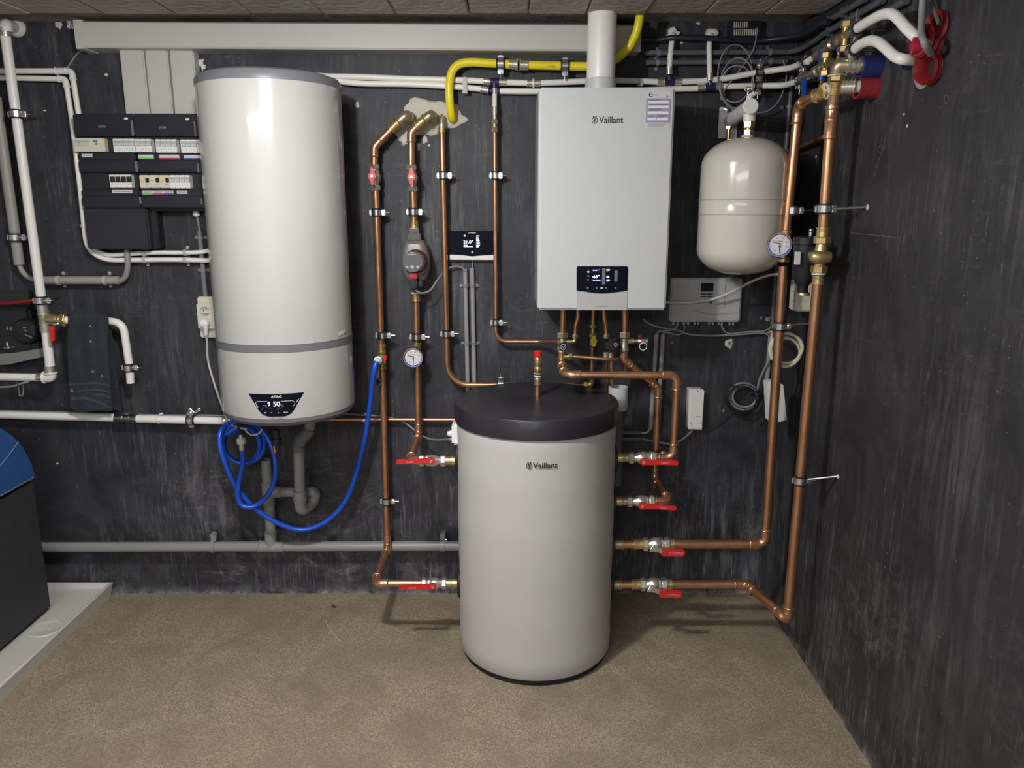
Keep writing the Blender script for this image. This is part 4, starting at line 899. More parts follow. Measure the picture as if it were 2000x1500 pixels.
def rcd(x0, x1, y0, y1, toggles, btn, ttype):
    br = build(M().px(x0, y0, x1, y1, db, df-.03, .002), 'residual_breaker', cream_pl, t); h = y1-y0
    for a in toggles:
        if ttype == 'black': build(M().px(a-2.9, y0+h*.2, a+2.9, y0+h*.56, db+.005, db-.004, .001), 'toggle', black_pl, br); build(M().px(a-2.5, y0+h*.72, a+2.5, y0+h*.77, db+.0006, db-.001), 'print', grey_ink, br)
        else: build(M().px(a-3.6, y0+h*.32, a+3.6, y0+h*.55, db+.006, db-.004, .001), 'toggle', pm('pale_toggle', (.56, .57, .56), .4), br); build(M().px(a-4.5, y0+h*.15, a+4.5, y0+h*.33, db+.002, db-.004), 'toggle_bar', toggle_g, br)
    for a in btn: build(M().cyl(P(a, y0+h*.30, db-.001), P(a, y0+h*.30, db+.004), .0062, 12), 'test_button', yel_btn, br, 'yellow test button')
    return br
b0 = rcd(142.5, 204, 270, 296.5, (150, 159.5, 170), (196,), 'grey')
build(M().px(181, 274, 190, 278, db+.001, db-.002), 'print', pm('blue_print', (.10, .16, .42), .5), b0); build(M().px(186, 279, 189, 283, db+.001, db-.002), 'print', pm('blue_print', (.10, .16, .42), .5), b0)
breakers(220.5, 263, 271, 297, 4, 'grey'); breakers(264, 295.5, 271.5, 297, 3, 'grey'); breakers(303.5, 345, 272, 298, 4, 'grey'); breakers(352.5, 395, 272.5, 298.5, 4, 'grey')
breakers(213.5, 256, 341, 367, 4, 'black')
rcd(272.5, 292, 342, 367.5, (286.5,), (278,), 'black'); rcd(292.2, 311.5, 342, 367.5, (306.5,), (298.2,), 'black'); rcd(311.7, 331, 342, 367.5, (325.7,), (317.5,), 'black'); breakers(331.3, 371, 342, 368, 4, 'grey')
for x0, y0, x1, y1, lc in ((159.5, 300.5, 180, 307, None), (270.5, 302, 300, 311, green_l), (311, 302, 350, 311.5, red_l), (359, 303, 396, 311.5, blue_l), (219, 371, 258, 377, None), (278.5, 372, 298, 380, green_l), (298.4, 372, 317.5, 380.5, red_l), (318.5, 372, 338.5, 380.5, blue_l), (345.5, 372, 365.5, 378.5, None)):
    lb = build(M().px(x0, y0, x1, y1, df-.004, df-.012), 'label_card', pm('label_white', (.62, .62, .66), .5), t)
    if lc: build(M().px(x0, y1-(y1-y0)*.34, x1, y1, df-.0034, df-.012), 'colour_bar', lc, lb)
    else: pass
    if x1-x0 < 21 or not lc: build(M().px(x0+3, y0+2.4, x1-3, y0+3.6, df-.0034, df-.012), 'print', grey_ink, lb)
for x_, y_ in ((246, 231.5), (366, 233)): build(M().ball(P(x_, y_, df+.001), .006, 10, 6, (1.3, .4, .7)), 'cover_screw', white_pl, t)
t = thing('meter_box', 'plain black junction box hanging under the fuse board', 'junction box', P(230, 450, .04))
build(M().px(166, 405, 290, 487, .085, 0, .006), 'box_body', pm('box_black', (.020, .021, .029), .45), t)
build(M().px(288, 404, 308, 486, .055, 0, .004), 'box_flange', black_pl, t); build(M().px(168, 404, 402, 412, .06, .0, .004), 'top_ledge', black_pl, t)
# ================================================================== WALL CLAMPS ON COPPER
W = lambda p: V((p.x, 0, p.z))
def wc(px, py, d, r, label, side=X, axis=Z, **k):
    p = P(px, py, d); return clamp(p, axis, r, label, side, k.pop('rod', W(p)), **k)
wc(735.5, 415, dA, R28, 'pipe clamp on leftmost copper pipe, just below its red valve')
wc(747, 655, dA, R28, 'pipe clamp on leftmost copper pipe, above the blue hose connection')
wc(755.5, 979, dA, R28, 'pipe clamp on leftmost copper pipe, below the blue hose level')
wc(807.8, 414, dA, R28, 'pipe clamp on the pump pipe above the pump')
wc(814, 658, dA, R28, 'pipe clamp on the pump pipe just above the gauge')
wc(866.2, 343, dC, R22, 'upper pipe clamp on copper pipe that bends behind tank lid')
wc(872.3, 652, dC, R22, 'lower pipe clamp on copper pipe that bends behind tank lid')
wc(967, 343, dD, R15, 'pipe clamp on thin copper pipe above the thermostat')
wc(968.5, 630, dD, R15, 'pipe clamp on thin copper pipe just above its bend')
wc(978, 751, dC, R22, 'pipe clamp on horizontal copper pipe just behind the tank lid', Z, X)
clamp(P(1548, 411, dL), Z, RR, 'pipe clamp on gauge riser above the gauge, near the vessel', X, V((XR, -dL, P(1548, 411, dL).z)))
clamp(P(1610, 408, dR), Z, RR, 'pipe clamp on strainer riser above the brass strainer', X, PX(1693, 405, XR))
clamp(P(1524, 637, dL), Z, RR, 'pipe clamp on gauge riser above the cream cable coil', X, V((XR, -dL, P(1524, 637, dL).z+.01)))
clamp(P(1563, 938, dR), Z, RR, 'lowest pipe clamp on the strainer riser near the floor', X, PX(1637, 930, XR))
wc(1281, 886, d5, R28, 'pipe clamp half hidden behind the upper tank valve', X, Z)
blob_w = lambda py, pz, r, s: None
# thin copper under the heater to the tank
t = thing('copper_pipe', 'thin horizontal copper pipe passing behind tall pipes left of tank', 'pipe', P(780, 820, .035))
build(M().cyl(P(600, 819, .035), P(1010, 820.5, .035), .0072, 12), 'pipe', copper, t)
def saddle(p, axis, r, mat, name, label, d=.0, long=True, group='saddle clips'):
    p = V(p); a = V(axis).normalized(); u = FR.cross(a).normalized(); T = thing(name, label, 'pipe clip', V((p.x, 0, p.z)), group)
    k = [math.pi*i/8 for i in range(9)]; h = .006
    lp = [p+u*(r+.0025)*math.cos(q)+FR*(r+.0025)*math.sin(q) for q in k]; li = [p+u*(r*1.0)*math.cos(q)+FR*(r*1.0)*math.sin(q) for q in k]
    loop = lp+li[::-1]; build(M().prism([q-a*h for q in loop], a*2*h), 'saddle', mat, T)
    for s in (1, -1):
        c = V((p.x, 0, p.z))+u*s*(r+.008)+FR*.004
        build(M().box(c, (.013, .008, .012), Matrix((u, FR, a)).transposed(), .002), 'foot', mat, T)
    build(M().cyl(V((p.x, 0, p.z))+u*(r+.009)+FR*.007, V((p.x, 0, p.z))+u*(r+.009)+FR*.0105, .003, 8), 'screw', chrome, T)
    return T
saddle(P(711, 820, .035), X, .0072, chrome, 'saddle_clip', 'silver clip on thin horizontal copper pipe beside the blue hose')
# ================================================================== WHITE WATER PIPES ON TOP
dW = .035; rw = .0105
t = thing('white_pipe', 'upper white water pipe along the wall top with blue tee pieces', 'pipe', P(966, 160, dW))
build(M().tube(smooth_path([P(528, 520, dW), P(524, 300, dW), P(526, 190, dW), P(540, 155, dW), P(580, 146, dW), P(640, 149, dW), P(700, 150, dW), P(800, 154, dW), P(900, 156.5, dW), P(946, 158.5, dW)]), rw, 12), 'pipe', white_pe, t)
coupling(t, P(944, 158.5, dW), P(958, 159.5, dW), rw, nickel, 'press_sleeve', 'sleeve')
tb = M().cyl(P(956, 160, dW), P(976, 160.5, dW), rw*1.25, 14); tb.cyl(P(966, 160, dW), P(966, 172, dW), rw*1.2, 12); build(tb, 'tee', blue_fit, t, 'dark blue tee')
coupling(t, P(990, 161, dW), P(975, 160.5, dW), rw, nickel, 'press_sleeve', 'sleeve')
build(M().cyl(P(989, 161, dW), P(1031, 162, dW), rw, 12), 'pipe', white_pe, t)
coupling(t, P(1029, 162, dW), P(1041, 162.5, dW), rw, nickel, 'press_sleeve', 'sleeve'); build(M().lathe(P(1040, 162.5, dW), X, [(0, rw*1.55), (.006, rw*1.55)], 16), 'coupling_ring', white_pl, t); coupling(t, P(1055, 162.5, dW), P(1043, 162.5, dW), rw, nickel, 'press_sleeve', 'sleeve')
build(M().tube(smooth_path([P(1053, 162.5, dW), P(1100, 160.5, dW), P(1150, 158.5, dW), P(1200, 157.5, dW), P(1250, 158.5, dW), P(1285, 160, dW)]), rw, 12), 'pipe', white_pe, t)
coupling(t, P(1283, 160, dW), P(1298, 160, dW), rw, nickel, 'press_sleeve', 'sleeve')
tb = M().cyl(P(1297, 160, dW), P(1319, 160, dW), rw*1.25, 14); tb.cyl(P(1308, 160, dW), P(1308, 149, dW), rw*1.2, 12); build(tb, 'tee', blue_fit, t, 'dark blue tee')
coupling(t, P(1331, 159.5, dW), P(1318, 160, dW), rw, nickel, 'press_sleeve', 'sleeve')
build(M().tube(smooth_path([P(1329, 159.5, dW), P(1372, 158, dW), P(1420, 152.5, .045), P(1476, 142, .07), P(1520, 136, .10), P(1545, 132, .14), P(1566, 124, .22), P(1578, 120, .27)]), rw, 12), 'pipe', white_pe, t)
coupling(t, P(1307.5, 146, dW), P(1307.5, 133, dW), rw*.95, nickel, 'press_sleeve', 'sleeve')
build(M().tube(smooth_path([P(1307.5, 135, dW), P(1310, 100, dW), P(1314, 70, .025), P(1315, 66, -.01)]), rw*.95, 12), 'riser', white_pe, t)
coupling(t, P(966, 172, dW), P(966, 185, dW), rw*.8, nickel, 'press_sleeve', 'sleeve'); build(M().cyl(P(966, 183, dW), P(966, 210, dD), .0085, 12), 'white_stub', white_pe, t)
t = thing('white_pipe', 'lower white water pipe along the wall top, partly behind the boiler', 'pipe', P(966, 177, dW))
build(M().tube(smooth_path([P(548, 520, .03), P(544, 320, .03), P(546, 215, .03), P(558, 172, .03), P(590, 156, .03), P(640, 156, .03), P(700, 163, .03), P(800, 164.5, .03), P(870, 168, .03), P(940, 174, .03)]), rw, 12), 'pipe', white_pe, t)
coupling(t, P(938, 174, .03), P(954, 176.5, .03), rw, nickel, 'press_sleeve', 'sleeve'); build(M().cyl(P(952, 177, .022), P(978, 177.5, .022), rw*1.2, 12), 'tee', blue_fit, t, 'dark blue tee')
build(M().tube(smooth_path([P(976, 178, .03), P(1054, 178.5, .03), P(1200, 178, .03), P(1319, 174, .03), P(1362, 173, .03)]), rw, 12), 'pipe', white_pe, t)
coupling(t, P(1362, 172, dW), P(1377, 170.5, dW), rw, nickel, 'press_sleeve', 'sleeve')
tb = M().cyl(P(1376, 170.5, dW), P(1398, 170, dW), rw*1.25, 14); tb.cyl(P(1387, 170, dW), P(1386.5, 158, dW), rw*1.2, 12); build(tb, 'tee', blue_fit, t, 'dark blue tee')
coupling(t, P(1411, 169, dW), P(1397, 169.5, dW), rw, nickel, 'press_sleeve', 'sleeve')
build(M().tube(smooth_path([P(1409, 169, dW), P(1471, 168, .05), P(1500, 167.5, .07), P(1530, 166.5, .10), P(1552, 161, .16), P(1566, 156, .22)]), rw, 12), 'pipe', white_pe, t)
coupling(t, P(1386, 158, .045), P(1386, 144, .045), rw*.95, nickel, 'press_sleeve', 'sleeve')
build(M().tube(smooth_path([P(1386, 146, .045), P(1385.5, 110, .042), P(1385.5, 85, .04), P(1389, 69, .02), P(1390, 64, -.01)]), rw*.95, 12), 'riser', white_pe, t)
t = blob(1313, 66, 12, 11, 'wall_filler', foam, None, 41, .02, 22, .3, 'ragged white filler lump where the first white riser enters wall', 'filler')
t = blob(1389, 66, 13, 9, 'wall_filler', foam, None, 45, .022, 22, .12, 'rounded white filler lump where the second white riser enters wall', 'filler')
def bracket_clip(px, y0, y1, d, mat, name, label):
    T = thing(name, label, 'pipe clip', P(px, (y0+y1)/2, 0), 'white pipe clips')
    build(M().px(px-4.5, y0, px+4.5, y1, d, 0, .003), 'clip_body', mat, T); build(M().px(px-5, y1-5, px+5, y1, d+.003, 0, .002), 'foot', mat, T); return T
cl_m = pm('pale_clip', (.46, .46, .44), .4)
bracket_clip(908, 150, 182, dW+.014, cl_m, 'double_clip', 'pale double clip holding both white pipes beside the yellow pipe')
bracket_clip(1252, 153, 168, dW+.014, cl_m, 'pipe_clip', 'pale clip on white pipe just above the boiler top')
def insul_clamp(p, axis, r, label, side):
    return clamp(p, axis, r, label, side, W(V(p)), name='pipe_clamp')
clamp(P(1483, 141, .075), X, rw, 'black lined clamp on the upper white pipe above the vessel bracket', Z, W(P(1483, 141, .075)))
clamp(P(1481, 168, .055), X, rw, 'black lined clamp on the lower white pipe above the vessel bracket', -Z, W(P(1481, 168, .055)))
# yellow gas pipe
t = thing('gas_pipe', 'thick yellow gas pipe arching from wall patch up to ceiling', 'gas pipe', P(880, 230, .03))
ry = .0185
build(M().tube(smooth_path([P(886, 236, -.02), P(883, 230, .03), P(879, 205, .055), P(877.5, 170, .06), P(882, 142, .06), P(896, 126, .06), P(920, 121.5, .06), P(950, 123, .06), P(996, 125.5, .06)]), ry*.80, 16), 'pipe', yellow, t)
coupling(t, P(994, 125, .06), P(1009, 126, .06), ry*.8, nickel, 'press_sleeve', 'sleeve'); coupling(t, P(1032, 127, .06), P(1016, 126.5, .06), ry*.8, nickel, 'press_sleeve', 'sleeve')
for a in (1009, 1015): build(M().lathe(P(a, 126.3, .06), X, [(0, ry*1.15), (.003, ry*1.15)], 18), 'yellow_ring', yellow, t)
build(M().tube(smooth_path([P(1031, 127, .06), P(1090, 128.5, .06), P(1145, 129.5, .065), P(1180, 126, .085), P(1205, 114, .11), P(1228, 92, .13), P(1242, 66, .14), P(1248, 42, .15), P(1250.5, 26, .16)]), ry*.80, 16), 'pipe', yellow, t)
text('K-32 GAS', P(1084, 129, .08).x-P(1070, 129, .08).x, P(1077, 129, .08), X, Z, pm('faded_print', (.30, .24, .05), .5), 'pipe_print', t, H=.005)
wc(977.5, 124.5, .06, ry*.8, 'pipe clamp on yellow gas pipe nearer its bend', -Z, X); wc(1103.5, 128.5, .06, ry*.8, 'pipe clamp on yellow gas pipe next to the flue', -Z, X)
# ================================================================== EXPANSION VESSEL
vx, vd, vr = P(1450, 420, .28).x, .28, .1465
vz1, vz0 = P(1450, 268, .28).z, P(1450, 536, .28).z
t = thing('expansion_vessel', 'cream domed expansion vessel hanging from a wall bracket', 'expansion vessel', (vx, -vd, vz0))
Hh = vz1-vz0; pr = []
for i in range(9): a = math.pi/2*i/8; pr.append((.085*(1-math.cos(a)), max(.012, vr*math.sin(a)**.9)))
zm = Hh*.50
pr += [(zm-.026, vr), (zm-.024, vr+.0022), (zm-.021, vr), (zm+.021, vr+.001), (zm+.024, vr+.0035), (zm+.027, vr)]
for i in range(9): a = math.pi/2*(1-i/8); pr.append((Hh-.095*(1-math.cos(a)), max(.016, vr*math.sin(a)**.9)))
build(M().lathe((vx, -vd, vz0), Z, pr, 64), 'vessel_body', cream_en, t)
build(M().lathe((vx, -vd, vz1-.006), Z, [(0, .022), (.012, .019), (.013, .016)], 18), 'collar', cream_en, t)
b0_ = P(1455, 262, .28); nut(t, (vx+.002, -vd, vz1+.004), (vx+.002, -vd, vz1+.024), .0185, brass); build(M().cyl((vx+.002, -vd, vz1+.02), (vx+.002, -vd, vz1+.032), .013, 14), 'nipple', brass, t); nut(t, (vx+.002, -vd, vz1+.028), (vx+.002, -vd, vz1+.05), .0205, brass)
t = thing('vessel_bracket', 'white wall bracket with round arm holding the expansion vessel', 'bracket', P(1420, 240, 0))
build(M().px(1404, 209, 1441, 270, .006, 0, .002), 'wall_plate', white_pl, t)
tip = V((P(1462, 208, vd).x, -vd-.022, P(1462, 208, vd+.02).z)); basep = V((P(1422, 240, .0).x+.004, -.004, P(1420, 238, 0).z))
build(M().tube([basep, tip], .0245, 24), 'arm', white_pl, t); build(M().lathe(tip+(tip-basep).normalized()*-.004, tip-basep, [(0, .0255), (.010, .0255), (.013, .022)], 24), 'arm_cap', white_pl, t)
build(M().cyl((vx+.003, -vd+.005, tip.z-.01), (vx+.003, -vd, vz1+.048), .0205, 18), 'spout', white_pl, t)
build(M().lathe(P(1420.5, 213.5, .006), FR, [(0, .014), (.003, .0135), (.007, .008), (.008, .001)], 16), 'washer_bolt', chrome, t)
v0 = P(1464, 196, vd); build(M().cyl(v0-Z*.006, v0+Z*.012, .011, 14), 'vent_stem', white_pl, t)
build(M().box(v0+Z*.016+X*.004, (.030, .022, .014), Matrix.Rotation(-.5, 3, 'Y'), .004), 'vent_cap', white_pl, t)
g = M().ring(P(1459, 174, vd), FR, .0065, .0018, 14, 5); g.ring(P(1464, 174, vd), FR, .0065, .0018, 14, 5); g.cyl(P(1461, 178, vd), P(1460, 187, vd), .003, 8); build(g, 'key_loop', chrome, t)
p0 = P(1424, 246, .10); nut(t, p0, p0-Z*.012, .013, brass); build(M().cyl(p0-Z*.01, p0-Z*.024, .0085, 12), 'nipple', brass, t); build(M().cyl(p0-Z*.022, p0-Z*.06, .007, 12), 'fill_pipe', copper, t)
# ================================================================== CONTROLLER, THERMOSTAT AND BOXES
dc = .055
t = thing('heating_controller', 'pale grey wall controller with small dark display below the vessel', 'controller', P(1380, 590, .03))
bodyc = build(M().px(1309.5, 543, 1448.5, 629, dc, 0, .006), 'casing', pm('controller_grey', (.42, .43, .44), .38), t)
build(M().px(1310.5, 543.5, 1343, 551.5, dc+.003, .02, .002), 'top_strip', silver_pl, t); build(M().px(1418.5, 543.5, 1449.5, 552, dc+.001, .02, .002), 'top_strip', pm('controller_dark', (.27, .275, .28), .4), t)
build(M().px(1342.5, 544, 1417, 601, dc+.0035, .02, .003), 'control_flap', pm('controller_light', (.45, .46, .47), .35), t)
build(M().px(1369, 552.5, 1393.5, 569.5, dc+.0045, dc, .0), 'display', lcd, t)
for x0, y0 in ((1368, 573), (1381, 573), (1368, 578), (1381, 578)): build(M().px(x0, y0, x0+11.5, y0+2.4, dc+.0055, dc, .0006), 'button', black_pl, t)
build(M().lathe(P(1388, 590.5, dc+.003), FR, [(0, .0045), (.006, .0042), (.007, .003), (.007, .001)], 14), 'knob', black_pl, t)
text('Vaillant', P(1389, 545.5, dc).x-P(1377, 545.5, dc).x, P(1383, 545.7, dc+.004), X, Z, grey_ink, 'lettering', t, H=.0022)
cv_ = [P(1352+8*i, 605.5+8.5*math.sin(math.pi*.5*min(1, i/6)) - (0 if i < 7 else (i-6)*.7), dc+.001) for i in range(12)]
build(M().tube(smooth_path(cv_, 4), .0011, 5), 'moulded_groove', pm('controller_shadow', (.30, .305, .31), .5), t)
g = M()
for px_ in (1315.5, 1324, 1336, 1344, 1357, 1364, 1385, 1392.5, 1404, 1410, 1425, 1432): g.lathe(P(px_, 629, .03), -Z, [(0, .0055), (.006, .0055), (.0065, .004), (.012, .0038)], 10)
build(g, 'cable_glands', pm('gland_grey', (.36, .365, .37), .4), t)
t = thing('thermostat', 'black glass room thermostat showing 21.0 degrees between copper pipes', 'thermostat', P(922, 475, .02))
ds = .028
scr2 = build(M().px(878.5, 451, 969, 498.5, ds, 0, .002), 'display_screen', glass_bl, t)
lp = [P(878.5, 497.5, ds+.002), P(898, 498.2, ds+.002), P(922, 501, ds+.002), P(946, 498.8, ds+.002), P(969, 497.8, ds+.002), P(969, 507.8, ds+.002), P(878.5, 507.3, ds+.002)]
build(M().prism([V((p.x, -ds-.002, p.z)) for p in lp], Y*.03), 'base', white_pl, t)
s2 = lambda *a: scr_box(*a, scr2, ds+.0006)
scr_text('21.0', 905, 469.5, 920.5, 475.5, glow, 'screen_digits', scr2, ds+.0008); scr_text('°', 921, 469, 923.5, 471.5, glow, 'screen_digits', scr2, ds+.0008)
scr_text('Vaillant', 918, 453.4, 929.5, 456, white_ink, 'lettering', scr2, ds+.0008); build(M().ring(P(916, 454.8, ds+.0008), Y, .0022, .0006, 12, 5), 'emblem', white_ink, scr2)
s2(906, 459, 909, 462, glow, 'screen_icon'); s2(905.5, 478, 913, 479.3, glow, 'screen_print'); s2(905.5, 481, 924, 482.3, glow, 'screen_print')
for i, w_ in enumerate((6, 3.5, 5.5, 6.2, 7.2, 7, 7, 5)): s2(930.2, 460+i*3.0, 930.2+w_, 461.9+i*3.0, glow, 'screen_print')
build(M().cyl(P(922.3, 493, ds), P(922.3, 493, ds+.0012), .0036, 10), 'touch_icon', glow_tq, scr2)
cable('thermostat_cable', [P(924, 506, .012), P(923.5, 516, .012), P(923, 528, .014)], .0024, grey_cable, 'short pale cable dropping from the thermostat base')
t = thing('receiver_box', 'small white upright box on wall below the heating controller', 'box', P(1359, 800, .02))
bp_ = [P(1345.5, 759.5, .035), P(1373, 761, .035), P(1375.5, 764, .035), P(1371, 839, .035), P(1345, 838.5, .035), P(1343.5, 836, .035)]
build(M().prism([V((p.x, -.035, p.z)) for p in bp_], Y*.035), 'box_body', white_pl, t)
lidp = [P(1351, 770, .0375), P(1375, 770.5, .0375), P(1370.5, 838, .0375), P(1347.5, 837.5, .0375)]
ld_ = build(M().prism([V((p.x, -.0375, p.z)) for p in lidp], Y*.005), 'cover', white_pl, t)
for x_, y_ in ((1362.5, 763.5), (1349.5, 826), (1368.5, 827)): build(M().cyl(P(x_, y_, .036), P(x_, y_, .0388), .0028, 8), 'screw', grey_ink, t)
build(M().px(1359.5, 813, 1368.5, 814, .0379, .03), 'small_print', grey_ink, ld_)
t = thing('adapter_box', 'tilted white adapter box partly hidden behind the gauge riser', 'box', P(1518, 790, .30))
q_ = [P(1498, 747, .315), P(1508, 744, .315), P(1530, 752, .315), P(1536.5, 819, .315), P(1525, 824, .315), P(1502, 822, .315)]
build(M().prism([V((p.x, -.315, p.z)) for p in q_], Y*.04), 'box_body', white_pl, t); build(M().cyl(P(1533, 817, .314), P(1533, 817, .318), .0022, 8), 'screw', grey_ink, t)
t = thing('junction_box', 'cream square junction box on wall behind the brass strainer', 'junction box', PX(1568, 575, XR))
z0_, z1_ = P(1556, 608, .33).z, P(1556, 546, .33).z; x0_ = P(1555, 575, .33).x
build(M().bx(x0_, XR, .265, .335, z0_, z1_, .005), 'box_body', cream_pl, t)
g = M(); [g.box((x0_-.0005, -.30, z0_+(z1_-z0_)*k), (.002, .05, .0018)) for k in (.3, .6, .85)]; build(g, 'knockout_ribs', pm('cream_shadow', (.50, .47, .38), .5), t)
# filter
t = thing('dirt_separator', 'black plastic magnetic dirt separator behind the brass strainer', 'filter', P(1575, 520, .5))
fx_ = P(1571, 520, .50).x; zt, zb = P(1571, 464, .5).z, P(1571, 541, .5).z; zc = P(1571, 559, .5).z; ze = P(1571, 571, .5).z
build(M().lathe((fx_, -.50, zc), Z, [(ze-zc, .017), (0, .017), (.004, .019), (zb-zc, .036), (zt-zc-.022, .036), (zt-zc-.02, .0405), (zt-zc, .0405), (zt-zc+.004, .030), (zt-zc+.006, .001)], 32), 'filter_body', black_pl, t)
build(M().lathe((fx_+.003, -.50, ze), -Z, [(0, .019), (.002, .0205), (.009, .0205), (.010, .016)], 16), 'drain_plug', brass, t)
build(M().lathe((fx_+.01, -.535, P(1571, 500, .5).z), V((.5, -.5, 0)), [(0, .036), (.03, .034), (.034, .028)], 28), 'magnet_collar', black_pl, t)
build(M().px(1555, 492, 1563.5, 517, .546, .53), 'rating_label', pm('label_white', (.62, .62, .66), .5), t)
g = M().cyl((fx_+.012, -.50, zt), (fx_+.012, -.50, zt+.02), .006, 10); g.ball((fx_+.012, -.50, zt+.022), .0075, 10, 6); build(g, 'bleed_screw', chrome, t)
# small clear pipe bits
for i, (x_, y_, lab) in enumerate(((1312.5, 669, 'small grey wall plug beside the two grey conduits'), (1424.5, 670, 'larger pale wall plug with chipped plaster below the controller'), (1413, 802, 'tiny grey wall plug beside the black cable coil'))):
    T = thing('wall_plug', lab, 'wall plug', P(x_, y_, 0), 'wall plugs'); r_ = (.0052, .0085, .0048)[i]
    build(M().lathe(P(x_, y_, 0), FR, [(0, r_), (.003, r_), (.0045, r_*.8), (.0045, r_*.4), (.001, r_*.35)], 14), 'plug', pm('plug_grey', (.30, .30, .28), .6), T); build(M().cyl(P(x_, y_, .001), P(x_, y_, .0035), r_*.33, 8), 'hole', rubber, T)
blob(1424, 671, 8, 9, 'plaster_chip', plaster, back, 77, .002, 16, .3)
# ================================================================== CONDUITS AND CABLES
def conduit(name, pts, r, mat, label, group='grey conduits'):
    o = M().tube(pts, r, 12); return build(o, name, mat, None, label, 'conduit', group)
conduit('conduit', [P(908.5, 525, .015), P(915.5, 835, .015)], .0085, grey_cond, 'grey conduit below the thermostat, the one the pump cable enters')
conduit('conduit', [P(922, 524, .015), P(928.5, 835, .015)], .0085, grey_cond, 'grey conduit straight under the middle of the thermostat')
for py, nm in ((558, 'upper'), (671, 'lower')):
    x_ = 909.5+(py-558)*.022
    for k, lab in ((0, 'pump cable conduit'), (13.3, 'thermostat conduit')):
        saddle(P(x_+k, py, .015), Z, .0085, pm('clip_mid_grey', (.20, .205, .21), .4), 'saddle_clip', '%s grey clip on the %s' % (nm, lab))
conduit('conduit', [P(1282.5, 652, .02), P(1270.5, 838, .02)], .0088, grey_cond, 'grey conduit under the controller, the one nearer the drain tap')
conduit('conduit', [P(1295, 653, .02), P(1284, 838, .02)], .0088, grey_cond, 'grey conduit under the controller, the one nearer the wall plug')
conduit('conduit', [P(1547, 148, .03), P(1508, 634, .03)], .0085, grey_dark, 'dark grey vertical conduit behind the expansion vessel and riser')
conduit('conduit', [P(1505, 657, .025), P(1496, 770, .025)], .0095, grey_cond, 'short grey conduit behind gauge riser beside black cable coil')
conduit('conduit', [P(1212, 845, .02), P(1253, 845, .02)], .0085, grey_dark, 'short horizontal conduit stub behind the tank, upper of two')
conduit('conduit', [P(1205, 857.5, .02), P(1256, 857.5, .02)], .0085, grey_dark, 'short horizontal conduit stub behind the tank, lower of two')
for a, b_, lab in ((1542, 209, 'clip on dark conduit under the white pipes'), (1507, 623, 'clip on dark conduit at its lower end')): saddle(P(a-7 if a < 1520 else a-.5, b_, .03), Z, .0085, pm('clip_mid_grey', (.20, .205, .21), .4), 'saddle_clip', lab)
conduit('conduit', [P(1258, 103, .03), P(1541, 101.5, .03)], .0095, grey_dark, 'upper grey horizontal conduit on wall beside the flue', 'grey conduits')
conduit('conduit', [P(1262, 122, .03), P(1537, 120, .03)], .0095, grey_dark, 'lower grey horizontal conduit on wall beside the flue', 'grey conduits')
for y_, x_, lab in ((103, 1286, 'grey clip on upper horizontal conduit near the flue'), (122, 1284, 'grey clip on lower horizontal conduit near the flue'), (101.5, 1504, 'grey clip on upper horizontal conduit near the corner'), (120, 1504, 'grey clip on lower horizontal conduit near the corner')): saddle(P(x_, y_, .03), X, .0095, pm('clip_mid_grey', (.20, .205, .21), .4), 'saddle_clip', lab)
cable('blue_black_cable', [P(1206, 80, .03), P(1257, 78, .03), P(1292, 77, .03), P(1320, 73.5, .05), P(1388, 75, .055), P(1452, 80, .04), P(1500, 78, .04), P(1560, 68, .12), P(1592, 53, .25), P(1608, 43, .33), P(1620, 43, .36)], .0095, blue_cable, 'dark blue-black cable crossing in front of the white filler lumps', seg=12)
# conduits along the side wall, running towards the room
ws = XR-.016
for i, (a, b_, lab) in enumerate((((1600, 52), (1690, -8), 'topmost'), ((1606, 68), (1725, -8), 'middle'), ((1590, 98), (1772, -8), 'lowest'))):
    pa, pb = PX(*a, ws), PX(*b_, ws); pb = pa+(pb-pa)*1.0; pb.z = pa.z+(pb.z-pa.z)*.3
    conduit('conduit', [pa, V((pa.x, pb.y, pa.z+(pb.z-pa.z)*.2))], .0095, grey_dark, 'dark conduit along the top of the bare side wall, %s of three' % lab)
    for j, f_ in enumerate((.12, .55)):
        c = pa+(V((pa.x, pb.y, pa.z))-pa)*f_; T = thing('saddle_clip', 'dark clip on the %s side-wall conduit, the %s one' % (lab, ('one nearer the corner', 'one nearer the ceiling lamp')[j]), 'pipe clip', c, 'saddle clips')
        build(M().box(c+X*.004, (.024, .014, .030), None, .004), 'saddle', grey_dark, T); build(M().box(c+X*.012, (.008, .014, .048), None, .003), 'foot', grey_dark, T)
cable('conduit_link', [P(1539, 101.5, .03), P(1558, 98, .06), PX(1575, 90, ws), PX(1592, 80, ws), PX(1606, 69, ws)], .009, grey_dark, 'dark conduit bend turning the corner onto the side wall', seg=12)
cable('grey_cable', [P(1256, 623, .02), P(1272, 634, .02), P(1301, 642, .02), P(1323, 645, .02), P(1339, 651, .02), P(1360, 654.5, .02), P(1400, 655.5, .02), P(1448, 653, .02), P(1488, 650, .02), P(1504, 656.5, .025)], .0042, grey_cable, 'long grey cable sagging under the controller towards the riser')
cable('grey_cable', [P(1324, 632, .03), P(1322, 638, .03), P(1316, 643.5, .026), P(1304, 645.5, .024), P(1288, 647, .024), P(1283, 653, .02)], .0036, grey_cable, 'short grey cable from controller gland to first conduit top')
cable('grey_cable', [P(1336, 632, .03), P(1337, 643, .03), P(1332, 651, .026), P(1322, 654, .024), P(1304, 649.5, .022), P(1297, 650, .02), P(1295, 654, .02)], .0028, grey_cable, 'short thin grey cable from controller gland to second conduit top')
